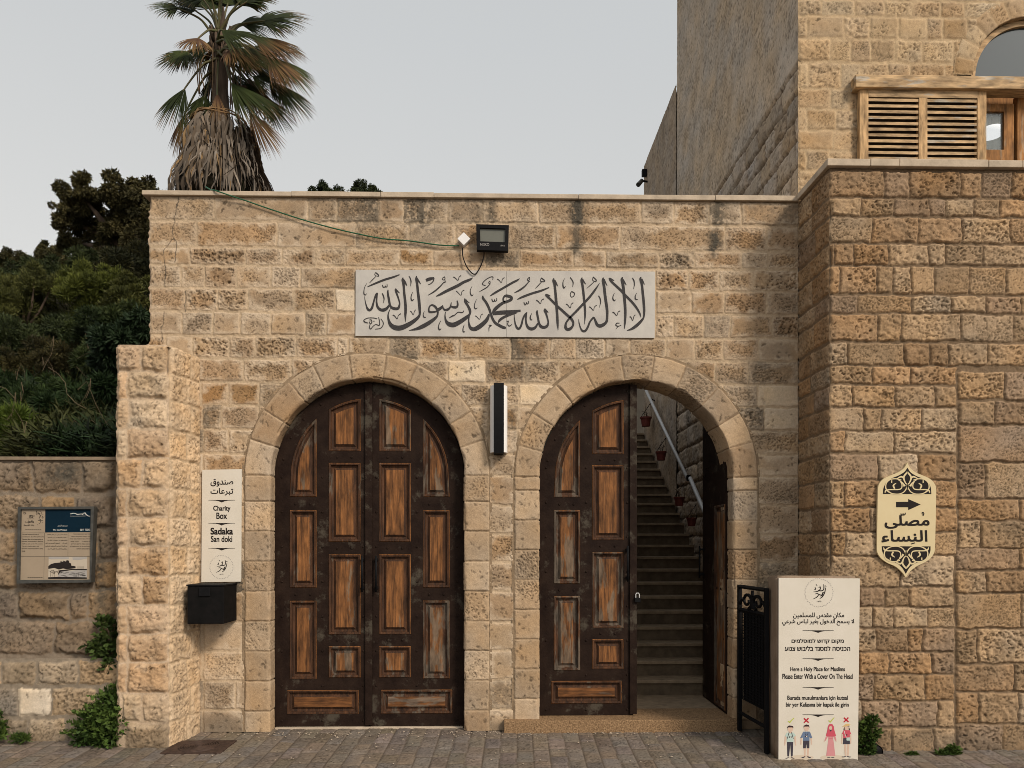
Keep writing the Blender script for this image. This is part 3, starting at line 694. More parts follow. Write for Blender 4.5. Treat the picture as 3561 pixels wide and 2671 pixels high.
# ================================================================== upper building behind
ub = empty('upper_building', (XC+1.0, 1.0, 0), 'tall stone building with arched window rising behind the bastion', 'building')
ZU = 7.6
C6 = lambda y: y*.43464
ux = lambda x: X_(2600+x*.43464, 0)-XC
uz = lambda y: Z_(3000, C6(y), 0)-4.3
UT = [(.41, .295, .18), (.375, .262, .155), (.43, .32, .20), (.345, .235, .13)]
us_ = [(-380, -180, [400, 560, 800, 1000, 1300, 1600, 1900, 2250]), (-170, -5, [400, 640, 860, 1100, 1320, 1600, 1850, 2250]), (2, 128, [400, 595, 860, 1100, 1320, 1545, 1735, 2250]), (134, 305, [400, 478, 775, 980, 1205, 1440, 1562, 1760, 2250]), (315, 492, [400, 665, 825, 985, 1180, 1398, 1650, 2000, 2250]),
 (502, 708, [400, 490, 745, 910, 1125, 1300, 1580, 1900, 2250]), (715, 872, [400, 665, 815, 900, 1400, 2250]), (878, 1042, [400, 475, 705, 900, 1400, 2250]), (1048, 1198, [400, 685, 900, 1400, 2250]), (1206, 1365, [400, 470, 650, 900, 1400, 2250]), (1372, 1540, [400, 700, 1000, 1600, 2250])]
r6 = np.random.RandomState(23); blk = []
for ya, yb, xs in us_:
    xs = [ux(x) for x in xs]; xs[0] = 0
    for a, b in zip(xs[:-1], xs[1:]):
        blk.append([a, uz(yb), b, uz(ya), r6.choice(['fine', 'pitted', 'smooth', 'tooled'], p=[.3, .25, .2, .25]), tuple(np.array(UT[r6.randint(4)])*r6.uniform(.9, 1.05))])
    for u0, v0, u1, v1 in rows_fill(xs[-1], 2.6, [(uz(yb), uz(ya))], r6, (.25, .5)):
        u0 = max(u0, xs[-1])
        if u1-u0 > .05: blk.append([u0, v0, u1, v1, 'fine', UT[0]])
WXc, WZ, WRd, WRo = X_(3586, 0), Z_(3586, 262, 0), .525, .70     # arched window
WX0, WX1 = ux(1800)+XC, XC+2.6-.15
ZLT = Z_(3000, C6(594), -.095)
def ucut(u, v):
    X = u+XC; Zz = v+4.3
    return ~((np.hypot(X-WXc, Zz-WZ) < WRo-.03) & (Zz > WZ-.1)) & ~((X > X_(2600+890*.43464, 0)+.04) & (X < WXc+1.0) & (Zz < ZLT-.05) & (Zz > zbt-.02))
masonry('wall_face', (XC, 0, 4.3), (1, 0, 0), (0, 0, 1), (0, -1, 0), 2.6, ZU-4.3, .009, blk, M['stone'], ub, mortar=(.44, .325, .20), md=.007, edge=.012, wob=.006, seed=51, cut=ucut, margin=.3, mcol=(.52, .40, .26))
# window arch ring
def small_ring():
    L = math.pi*WRd; th = np.linspace(0, math.pi, 14); bl = [[a*WRd, -.05, b*WRd, .14+WRo-WRd, r6.choice(['smooth', 'fine']), tuple(np.array(UT[r6.randint(4)])*r6.uniform(.92, 1.05))] for a, b in zip(th[:-1], th[1:])]
    def pos(uu, vv, ht, us):
        t = vv-.14; an = uu/WRd; ca, sa = -np.cos(an), np.sin(an); fr = t >= 0
        rad = np.where(fr, t, -ht); y = np.where(fr, -.004-ht, -.004-t)
        return np.stack([WXc+(WRd+rad)*ca, y, WZ+(WRd+rad)*sa], -1)
    masonry('arch_surround', (0, 0, 0), (1, 0, 0), (0, 0, 1), (0, -1, 0), L, .14+WRo-WRd, .011, bl, M['stone'], ub, mortar=(.40, .29, .175), md=.007, seed=52, pos=pos, wob=.003)
small_ring()
fr_ = MB(); n = 40
for rr0, rr1, y0, y1 in ((.475, .522, .05, .10),):
    o = [(WXc+rr1*math.cos(t), WZ+rr1*math.sin(t)) for t in np.linspace(0, math.pi, n)]; i_ = [(WXc+rr0*math.cos(t), WZ+rr0*math.sin(t)) for t in np.linspace(math.pi, 0, n)]
    fr_.plate(o+i_, [], FRONT(0), -y1, -y0)
wf = fr_.mk('arched_window', M['pinex'], ub)
MB().plate([(WXc+.48*math.cos(t), WZ+.48*math.sin(t)) for t in np.linspace(0, math.pi, n)], [], FRONT(0), -.085, -.078).mk('pane', M['glassw'], wf)
# timber lintel, sliding louvred shutter, casement
bxs = lambda x, Y: X_(2600+x*.43464, Y)
YS = -.055
zb = lambda y, Y: Z_(3000, C6(y), Y)
MB().box((bxs(866, YS-.04), YS-.04, zb(695, YS-.04)), (WXc+1.15, .05, zb(594, YS-.04)), .006).mk('timber_lintel', M['pinex'], ub)
sh = MB(); X0, X1 = bxs(897, YS), bxs(1910, YS); zt, z0 = zb(710, YS), zbt+.05
zr = zb(776, YS); hol = [[(bxs(a, YS), z0+.004), (bxs(b, YS), z0+.004), (bxs(b, YS), zr), (bxs(a, YS), zr)] for a, b in ((966, 1372), (1438, 1840))]
sh.plate([(X0, z0-.05), (X1, z0-.05), (X1, zt), (X0, zt)], hol, FRONT(YS), -.05, 0)
so = sh.mk('louvred_shutter', M['pine'], ub)
MB().box((bxs(966, YS)+.001, YS-.002, zb(776, YS)), (bxs(1840, YS)-.001, YS+.01, zt-.001), .002).mk('top_rail', M['pinex'], so)
for xa, xb in ((968, 1370), (1440, 1838)):
    sl = MB(); za = zb(792, YS); zc = z0+.012; ns = 17
    for i in range(ns):
        z = za+(zc-za)*i/(ns-1); a, b = bxs(xa, YS)-.002, bxs(xb, YS)+.002
        j = random.Random(i+xa).uniform(-.002, .002)
        v = [(a, YS+.006, z-.016+j), (b, YS+.006, z-.016-j), (b, YS+.006, z+.010), (a, YS+.006, z+.010), (a, YS+.044, z+.016+j), (b, YS+.044, z+.016), (b, YS+.044, z+.026), (a, YS+.044, z+.026)]
        sl.add(v, [(0, 1, 2, 3), (3, 2, 6, 7), (0, 4, 5, 1), (4, 7, 6, 5), (0, 3, 7, 4), (1, 5, 6, 2)])
    sl.mk('louvre', M['pinex'], so)
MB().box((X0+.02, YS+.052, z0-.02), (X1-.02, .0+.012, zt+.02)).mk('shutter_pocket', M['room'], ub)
YW = .06
cz = lambda y: Z_(3400, C6(y), YW); cxx = lambda x: X_(2600+x*.43464, YW)
cs = MB(); ztop, zbot = cz(800), zbt-.02
pn = [(cxx(1890), cz(1196)), (cxx(2052), cz(1196)), (cxx(2052), cz(890)), (cxx(1890), cz(890))]
cs.plate([(cxx(1810), zbot), (cxx(2132), zbot), (cxx(2132), cz(830)), (cxx(1810), cz(830))], [pn], FRONT(YW), -.05, 0)
cas = cs.mk('casement_window', M['pined'], ub)
MB().plate([(p[0]*1.0, p[1]) for p in [(cxx(1885), cz(1200)), (cxx(2056), cz(1200)), (cxx(2056), cz(886)), (cxx(1885), cz(886))]], [], FRONT(YW+.022), -.004, 0).mk('pane', mat('clear_pane', (.35, .40, .40), .08, spec=.8), cas)
pg = bpy.data.materials['clear_pane']; nb_ = pg.node_tree.nodes; tr = nb_.new('ShaderNodeBsdfTransparent'); mxs = nb_.new('ShaderNodeMixShader'); mxs.inputs[0].default_value = .28
pg.node_tree.links.new(tr.outputs[0], mxs.inputs[1]); pg.node_tree.links.new(nb_['Principled BSDF'].outputs[0], mxs.inputs[2]); pg.node_tree.links.new(mxs.outputs[0], nb_['Material Output'].inputs[0])
MB().box((cxx(2146), YW-.02, zbot), (cxx(2300), YW+.04, cz(770)), .004).mk('window_post', M['pined'], ub)
MB().box((cxx(1880), YW+.09, cz(832)), (WXc+1.1, YW+.14, WZ-.02)).mk('window_head', M['pined'], ub)
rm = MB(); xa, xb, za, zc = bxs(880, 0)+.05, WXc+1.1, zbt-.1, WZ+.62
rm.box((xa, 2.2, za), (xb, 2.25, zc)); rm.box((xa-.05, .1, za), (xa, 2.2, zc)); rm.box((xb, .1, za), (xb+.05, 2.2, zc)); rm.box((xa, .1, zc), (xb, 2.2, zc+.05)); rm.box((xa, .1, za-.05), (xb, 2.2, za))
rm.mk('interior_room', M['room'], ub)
lc = P(2600+1950*.43464, C6(1062), .8)
lamp = MB().lathe(lc, [(.004, .062), (.05, .058), (.10, .035), (.128, .0), (.10, -.03), (.05, -.052), (.004, -.056)], 28).mk('pendant_lamp', M['lampglow'], None, True, origin=lc)
tag(lamp, 'lit white oval pendant lamp behind the casement pane at top right', 'lamp')
MB().tube([(lc[0], lc[1], lc[2]+.06), (lc[0], lc[1], zc)], .004, 6).mk('cord', M['black'], lamp)
# side wall that runs back along the stairs
LY = P(2357, 300, 0); dback = XC*FP/(2357-1722)-CAMD
rows_s = []; z = 0.0; r7 = np.random.RandomState(77)
while z < 10.4: hh = r7.uniform(.2, .30); rows_s.append((z, z+hh)); z += hh
ST2 = [(.50, .405, .31), (.45, .36, .27), (.54, .44, .345), (.43, .34, .25)]
sblk = []
for k, (u0, v0, u1, v1) in enumerate(rows_fill(0, dback, rows_s, r7, (.22, .5))):
    zmid = (v0+v1)/2+.0
    up = zmid > 5.35+.12*r7.randn()
    sblk.append([u0, v0, u1, v1, r7.choice(['tooled', 'coarse']) if zmid < 4.2 else r7.choice(['fine', 'tooled']), tuple(np.array(ST2[r7.randint(4)])*r7.uniform(.92, 1.05)*(1 if not up else .98))])
zpl = max(b[3] for b in sblk if b[3] < 5.95); sblk = [b for b in sblk if b[3] < 5.95]+[[-.1, zpl, dback+.1, 10.6, 'fine', (.56, .45, .34)]]
def sl_(u, v, idx):
    return np.where(v > zpl-.1, -1.0+.75*fbm(u*2.6+v*.9, v*.7-u*.5, 811, 5), -1.2+.6*fbm(u*2, v*2, 812, 3))
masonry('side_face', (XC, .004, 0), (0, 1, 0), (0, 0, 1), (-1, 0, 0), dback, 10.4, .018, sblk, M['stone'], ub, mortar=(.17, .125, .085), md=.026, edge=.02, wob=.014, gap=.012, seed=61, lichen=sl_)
d2 = XC*FP/(2243-1722)-CAMD
z2 = Z_(2357, 290, dback)
sb2 = [[-.1, 0, d2-dback+.1, 12, 'fine', (.42, .33, .245)]]
masonry('rear_face', (XC-.015, dback+.005, 0), (0, 1, 0), (0, 0, 1), (-1, 0, 0), d2-dback, z2, .022, sb2, M['stone'], ub, seed=62, lichen=lambda u, v, i: -.45+.8*fbm(u*2.2, v*.6, 99, 4))
cB = MB(); cB.box((XC+.03, .12, 0), (XC+2.6, .121, 4.5)); cB.box((XC+.05, .06, 0), (XC+.06, dback, 10.4)); cB.box((XC+.06, 2.3, 0), (XC+2.6, 2.35, 10.4)); cB.box((XC+.03, dback+.02, 0), (XC+2.6, d2-.02, z2-.03)); cB.box((XC+.06, dback-.05, 0), (XC+2.6, dback, 10.4))
cB.box((XC+.06, .13, zc+.2), (XC+2.6, 2.3, zc+.25))
cB.mk('building_core', M['core'], ub)
# two small devices on the rear corner
p = PX(2237, 624, XC-.03)
cc = MB().box((XC-.10, d2-.3, p[2]-.06), (XC-.015, d2-.22, p[2]+.06), .008).mk('junction_box', M['black'], None, origin=(XC-.05, d2-.26, p[2]))
tag(cc, 'small dark box on the far upper edge of the tall grey side wall', 'junction box')
p = PX(2232, 672, XC-.05)
cm = MB(); cm.tube([(XC-.02, d2-.35, p[2]+.04), (XC-.12, d2-.36, p[2]+.05), (XC-.16, d2-.38, p[2]+.02)], .018, 8)
co_ = cm.mk('security_camera', M['black'], None, origin=(XC-.1, d2-.36, p[2])); tag(co_, 'tiny security camera at the foot of the grey side wall, above the coping', 'camera')
MB().tube([(XC-.12, d2-.37, p[2]+.05), (XC-.20, d2-.44, p[2]-.06)], [.035, .04], 12).mk('camera_body', M['steel'], co_)

# ================================================================== stairs inside the open doorway
RISE, TREAD, Y0S, NST, ZF = .154, .265, 1.06, 23, .1
XSL = 1.12
stz = tag(MB().box((XSL, .372, -.1), (XC-.02, Y0S+.3, ZF-.002)).mk('stone_stairs', M['stepn'], None, origin=(2.0, Y0S, 0)), 'long stone staircase climbing behind the open right doorway', 'stairs', kind='thing')
for i in range(NST):
    y0 = Y0S+i*TREAD; zt = ZF+(i+1)*RISE
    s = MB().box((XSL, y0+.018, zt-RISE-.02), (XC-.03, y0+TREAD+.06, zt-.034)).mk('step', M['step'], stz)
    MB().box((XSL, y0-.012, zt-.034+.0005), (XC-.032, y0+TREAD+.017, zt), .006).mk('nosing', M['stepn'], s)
yt = Y0S+NST*TREAD
MB().box((XSL, yt+.03, 0), (XC-.02, yt+2.5, ZF+NST*RISE)).mk('landing', M['step'], stz)
sw = tag(MB().box((XSL-.3, .375, -.1), (XSL-.002, yt+2.5, 4.4)).mk('stairwell_wall', M['plaster'], None, origin=(XSL, 3, 0)), 'plastered wall along the left of the staircase, hidden behind the door leaf', 'wall', kind='thing')
bw = tag(MB().box((XSL, yt+1.6, ZF+NST*RISE+.002), (XC+2.2, yt+1.9, 6.4)).mk('end_wall', M['plaster'], None, origin=(2, yt+1.6, 3.6)), 'pale plaster wall at the top of the staircase', 'wall', kind='thing')
# handrail pipe in two lengths
XHR = XC-.10
def on(px, py): return PX(px, py, XHR)
a0, a1, b0, b1 = on(2245, 1354), on(2389, 1661), on(2400, 1663), on(2466, 1818)
ext = b1+(b1-b0)*.9
hr = MB().tube([a0, a1], .024, 12).mk('handrail', M['galv'], None, True, origin=a1); tag(hr, 'white painted pipe handrail slanting down the stairwell wall', 'handrail')
MB().tube([b0, b1, ext], .026, 12).mk('lower_pipe', M['galv'], hr, True)
j = MB(); j.lathe((a1+b0)/2, [(.028, -.04), (.031, 0), (.028, .04)], 12)
j.mk('coupling', M['black'], hr)
for q in (a0+(a1-a0)*.12, a1+(a0-a1)*.03, b0+(b1-b0)*.8): MB().tube([q, q+np.array((.09, 0, -.05))], .008, 6).mk('bracket', M['black'], hr)
plabels = ['topmost small dark red pot hanging on the stairwell wall', 'second dark red pot from the top on the stairwell wall', 'third dark red pot down, beside the middle steps', 'lowest dark red pot hanging on the stairwell wall']
for (px, py, rs), lab in zip(((2246, 1467, 1.0), (2299, 1586, .95), (2362, 1744, .95), (2405, 1815, .9)), plabels):
    c = PX(px, py, XC-.14); s = rs*c[1]/9.0*.0+.105*rs*(1+.0*c[1])
    s = 19/FP*(c[1]+CAMD)*rs*1.0
    po = MB().lathe(c, [(s*.72, -s*.85), (s*.95, s*.55), (s*1.08, s*.56), (s*1.1, s*.85), (s*.98, s*.86), (s*.9, s*.5)], 20).mk('flower_pot', M['terracotta'], None, False, origin=c)
    smooth_angle(po); tag(po, lab, 'flower pot', 'hanging pots on the stairwell wall')
    w_ = MB(); w_.tube([c+np.array((-s, 0, s*.7)), c+np.array((s*.9, 0, s*3.5))], s*.06, 5); w_.tube([c+np.array((s, 0, s*.7)), c+np.array((s*.9, 0, s*3.5))], s*.06, 5)
    w_.mk('hanger', M['black'], po)
    r8 = random.Random(int(px)); tw = MB()
    for k in range(5): tw.tube([c+np.array((0, 0, s*.4)), c+np.array((r8.uniform(-.4, .4)*s, r8.uniform(-.5, .5)*s, s*r8.uniform(1.2, 1.8))), c+np.array((r8.uniform(-1, .6)*s, r8.uniform(-1, 1)*s, s*r8.uniform(1.2, 3)))], s*.05, 4)
    tw.mk('dry_stems', M['bark'], po)
# ================================================================== low retaining wall on the left
YL = -.16
zl = Z_(200, 1596, YL); zledge = Z_(150, 2290, -.235)
lw_ = empty('retaining_wall', (-3.8, YL, 0), 'dark weathered stone retaining wall left of the pillar, below the bushes', 'wall', kind='thing')
XL0 = -6.5; XL1 = xp0+.06
lxx = lambda x, k: X_(x*k, YL)-XL0
LT = [(.21, .15, .095), (.19, .14, .095), (.16, .122, .088), (.25, .17, .098), (.14, .11, .084)]
r9 = np.random.RandomState(88); lbk = []
k7 = .4069; k8 = .525
lspec = [(1150+1100*k7, 1150+1385*k7, k7, [-300, 265, 680, 980]), (1150+1405*k7, 1800+75*k8, k7, [-300, 330, 640, 980]), (1800+85*k8, 1800+285*k8, k8, [-300, 90, 640, 780]), (1800+295*k8, 1800+475*k8, k8, [-200, 115, 620, 780]),
 (1800+485*k8, 1800+680*k8, k8, [-200, 110, 460, 580, 770]), (1800+690*k8, 1800+915*k8, k8, [-200, 350, 660, 780])]
for y0, y1, k, xs in lspec:
    z1, z0 = Z_(200, y0, YL), Z_(200, y1, YL); xs = [lxx(x, k) for x in xs]
    for a, b in zip(xs[:-1], xs[1:]): lbk.append([a, z0, b, z1, r9.choice(['rock', 'coarse', 'tooled'], p=[.45, .35, .2]), tuple(np.array(LT[r9.randint(5)])*r9.uniform(.9, 1.1))])
    for u0, v0, u1, v1 in rows_fill(0, xs[0]-.25, [(z0, z1)], r9, (.3, .6)): lbk.append([u0, v0, min(u1, xs[0]), v1, 'rock', LT[r9.randint(5)]])
def ll_(u, v, idx):
    x = u+XL0
    g = -.5+.8*fbm(u*2.1, v*2.1, 701, 4)
    for X0, Zz, wx, wz, a in ((X_(215, YL), 2.22, .22, .13, 1.2), (X_(350, YL), 1.6, .09, .55, 1.0), (X_(355, YL), 1.15, .1, .3, 1.1), (X_(270, YL), .72, .18, .14, .8)):
        g = g+a*np.exp(-((x-X0)/wx)**2-((v-Zz)/wz)**2)
    return g
masonry('upper_face', (XL0, YL, 0), (1, 0, 0), (0, 0, 1), (0, -1, 0), XL1-XL0, zl, .010, lbk, M['stone'], lw_, mortar=(.20, .16, .12), md=.018, edge=.03, wob=.016, gap=.008, seed=71, lichen=ll_)
fbk = []
fspec = [(1800+948*k8, 1800+1112*k8, [-200, 5, 235, 515, 800, 900]), (1800+1125*k8, 1800+1325*k8, [-200, 115, 335, 635, 830, 900]), (1800+1338*k8, 1800+1470*k8, [-200, 38, 180, 425, 620, 900])]
FT = [(.32, .245, .165), (.27, .22, .165), (.30, .22, .14), (.23, .185, .135)]
YF = -.235
for i, (y0, y1, xs) in enumerate(fspec):
    z1, z0 = Z_(150, y0, YF), Z_(150, y1, YF)-(.06 if i == 2 else 0); xs = [X_(x*k8, YF)-XL0 for x in xs]
    for j, (a, b) in enumerate(zip(xs[:-1], xs[1:])):
        t = np.array(FT[r9.randint(4)])*r9.uniform(.9, 1.1)
        if i == 1 and j == 1: t = np.array((.56, .47, .36))
        fbk.append([a, z0+.06, b, z1+.06, 'smooth' if (i == 1 and j == 1) else r9.choice(['coarse', 'pitted', 'tooled']), tuple(t)])
    for u0, v0, u1, v1 in rows_fill(0, xs[0]-.2, [(z0+.06, z1+.06)], r9, (.3, .6)): fbk.append([u0, v0, min(u1, xs[0]), v1, 'coarse', FT[r9.randint(4)]])
masonry('footing_face', (XL0, YF, -.06), (1, 0, 0), (0, 0, 1), (0, -1, 0), XL1+.1-XL0, zledge+.06, .010, fbk, M['stone'], lw_, mortar=(.22, .18, .135), md=.014, edge=.024, wob=.012, gap=.008, seed=72,
        lichen=lambda u, v, i: -.75+.9*fbm(u*2.4, v*2.4, 733, 4), dirt=lambda u, v: np.clip(.5*sst(.2, .05, v), 0, .4))
ck = MB(); ck.box((XL0, YL+.03, -.05), (XL1, .35, zl-.012)); ck.box((XL0, YF+.025, -.05), (XL1+.1, YL+.05, zledge-.012)); ck.mk('wall_core', M['core'], lw_)
MB().box((XL0, YL-.012, zl-.011), (XL1, .3, zl+.018), .004).mk('coping', M['core'], lw_)
# ================================================================== street
SL = .045
def G(px, py):
    dx, dy, b = _ray(px, py); t = (CAMH+SL*CAMD)/(SL*dy-b); return np.stack([t*dx, t*dy-CAMD, CAMH+t*b], -1)
gz = lambda y: SL*y
r10 = np.random.RandomState(44); pvb = []
PXA, PXB, PYA, PYB = -4.6, 4.9, -2.4, .12
u = 0; k = 0
while u < PXB-PXA:
    v = -r10.uniform(0, .27); wd = .133
    while v < PYB-PYA:
        l = .27 if r10.rand() < .7 else .20
        pvb.append([u, max(v, -.01), u+wd, min(v+l, PYB-PYA+.01), 'tooled' if r10.rand() < .35 else 'fine', tuple(np.array((.165, .135, .108))*r10.uniform(.84, 1.14)*np.array((1, r10.uniform(.97, 1.03), r10.uniform(.94, 1.06))))]); v += l
    u += wd; k += 1
pvb = [b for b in pvb if b[3]-b[1] > .02]
def ppos(uu, vv, ht, us):
    y = PYA+vv; return np.stack([PXA+uu+.0277*y, y, SL*y+ht*.45-.003], -1)
masonry('paved_street', (0, 0, 0), (1, 0, 0), (0, 1, 0), (0, 0, 1), PXB-PXA, PYB-PYA, .0108, pvb, M['paver'], None, mortar=(.085, .066, .05), md=.016, edge=.014, wob=.004, gap=.003, seed=81, pos=ppos,
        lichen=lambda u, v, i: -1.0+.9*fbm(u*2, v*3, 21, 4))
tag(bpy.data.objects['paved_street'], kind='structure')
M['ground'] = mat('far_paving', (.16, .13, .105), .9, spec=.1, col2=(.12, .098, .08), nscale=3, bump=.3, bscale=30)
zf = gz(-2.4)-.03
mk('ground', [(-400, .3, gz(.3)-.03), (400, .3, gz(.3)-.03), (400, -2.4, zf), (-400, -2.4, zf), (400, -400, zf), (-400, -400, zf)], [(0, 3, 2, 1), (3, 5, 4, 2)], M['ground']); tag(bpy.data.objects['ground'], kind='structure')
# manhole cover
c4 = [G(400+x*.473, 2520+y*.473) for x, y in ((290, 210), (760, 215), (905, 122), (520, 118))]
ctr = sum(c4)/4; mx_ = [(c4[0]+c4[3])/2, (c4[1]+c4[2])/2]; hw = (mx_[1][0]-mx_[0][0])/2; hd = ((c4[2]+c4[3])/2-(c4[0]+c4[1])/2)[1]/2
mb = MB(); T = lambda x, y, z: (ctr[0]+x+.05*y, ctr[1]+y, gz(ctr[1]+y)+z)
m2 = MB(); m2.box((-hw, -hd, -.01), (hw, hd, .006), .002)
rr0 = min(hw, hd)*.97
for q in np.linspace(.18, .97, 8): m2.lathe((0, 0, 0), [(rr0*q-.016, .005), (rr0*q-.012, .015), (rr0*q-.003, .015), (rr0*q+.001, .005)], 48)
mb.add([T(*(x*(1.0 if abs(x) else 1), y, z)) for x, y, z in m2.v], [f for f in m2.f if len(f) < 20])
mo = mb.mk('manhole_cover', M['iron'], None, origin=ctr); tag(mo, 'rusty square manhole cover with raised rings set in the paving', 'manhole cover')
# grit and litter at the wall foot
r11 = np.random.RandomState(3); v = []; q = []
for i in range(420):
    x = r11.uniform(-2.7, 2.2); y = -.02-abs(r11.normal(0, .10)) if r11.rand() < .75 else r11.uniform(-.9, -.05)
    if x > .0 and y > -.07: y -= .07
    s = r11.uniform(.003, .011)*(1.6 if r11.rand() < .05 else 1); z = gz(y)+.001; a = r11.uniform(0, 6.3); b = len(v)
    for k in range(4): v.append((x+s*math.cos(a+k*1.57)*r11.uniform(.6, 1.2), y+s*math.sin(a+k*1.57)*r11.uniform(.6, 1.2), z))
    v.append((x, y, z+s*.6)); q += [(b+k, b+(k+1) % 4, b+4) for k in range(4)]
g = mk('grit', v, q, mat('pale_grit', (.42, .34, .26), .9, noise=.4, nscale=40)); tag(g, 'pale grit and crumbs lying along the foot of the gate wall', 'grit', kind='stuff')

# ================================================================== drawing on flat things, measured in photo pixels
def crom(pts, n=7):
    p = np.array(pts, float)
    if len(p) < 3: 
        t = np.linspace(0, 1, n)[:, None]; return p[0]*(1-t)+p[-1]*t
    e = np.vstack([2*p[0]-p[1], p, 2*p[-1]-p[-2]]); out = []
    for i in range(1, len(e)-2):
        for t in np.linspace(0, 1, n, endpoint=False):
            a, b, c, d = e[i-1], e[i], e[i+1], e[i+2]
            out.append(.5*(2*b+(c-a)*t+(2*a-5*b+4*c-d)*t*t+(3*b-a-3*c+d)*t**3))
    out.append(p[-1]); return np.array(out)
def ribbons(mb, strokes, px, Y, d, n=7, step=.00004):
    """strokes in local picture units; px maps (x,y) arrays to photo pixels"""
    for si, st in enumerate(strokes):
        c = crom([(s[0], s[1], s[2]) for s in st], n); xy = c[:, :2]; w = np.maximum(c[:, 2], 1.0)/2
        t = np.gradient(xy, axis=0); t /= np.maximum(np.linalg.norm(t, axis=1), 1e-6)[:, None]; nn = np.stack([-t[:, 1], t[:, 0]], 1)
        L, Rr = xy+nn*w[:, None], xy-nn*w[:, None]
        for side in (L, Rr): pass
        a = P(*px(L[:, 0], L[:, 1]), Y); b = P(*px(Rr[:, 0], Rr[:, 1]), Y); dd = d+si*step
        a[:, 1] = Y-dd; b[:, 1] = Y-dd; m = len(a)
        mb.add(list(a)+list(b), [(i, i+1, m+i+1, m+i) for i in range(m-1)])
def flat(mb, poly, px, Y, d0, d1):
    x, y = np.array([p[0] for p in poly], float), np.array([p[1] for p in poly], float)
    w = P(*px(x, y), Y); mb.plate([(p[0], p[2]) for p in w], [], FRONT(Y), d0, d1, walls=True); return mb
def ell(cx, cy, rx, ry, n=18): return [(cx+rx*math.cos(t), cy+ry*math.sin(t)) for t in np.linspace(0, 2*math.pi, n, endpoint=False)]
AF = {'ا': (0xFE8D, 2), 'ب': (0xFE8F, 4), 'ت': (0xFE95, 4), 'ة': (0xFE93, 2), 'ج': (0xFE9D, 4), 'ح': (0xFEA1, 4), 'خ': (0xFEA5, 4), 'د': (0xFEA9, 2), 'ذ': (0xFEAB, 2), 'ر': (0xFEAD, 2), 'ز': (0xFEAF, 2), 'س': (0xFEB1, 4),
      'ش': (0xFEB5, 4), 'ص': (0xFEB9, 4), 'ض': (0xFEBD, 4), 'ط': (0xFEC1, 4), 'ظ': (0xFEC5, 4), 'ع': (0xFEC9, 4), 'غ': (0xFECD, 4), 'ف': (0xFED1, 4), 'ق': (0xFED5, 4), 'ك': (0xFED9, 4), 'ل': (0xFEDD, 4), 'م': (0xFEE1, 4), 'ن': (0xFEE5, 4), 'ه': (0xFEE9, 4), 'و': (0xFEED, 2), 'ى': (0xFEEF, 2), 'ي': (0xFEF1, 4)}
def shape(s):
    out = []; prev = False; s = s.replace('لا', 'ﻻ')
    for i, ch in enumerate(s):
        if ch == 'ﻻ': out.append(chr(0xFEFC if prev else 0xFEFB)); prev = False; continue
        if ch not in AF: out.append(ch); prev = False; continue
        b, n = AF[ch]; nxt = i+1 < len(s) and (s[i+1] in AF or s[i+1] == 'ﻻ')
        if n == 4 and nxt: out.append(chr(b+(3 if prev else 2))); prev = True
        else: out.append(chr(b+(1 if prev else 0))); prev = (n == 4 and nxt)
    r = ''.join(reversed(out))
    import re
    return re.sub(r'\d+', lambda m: m.group(0)[::-1], r)
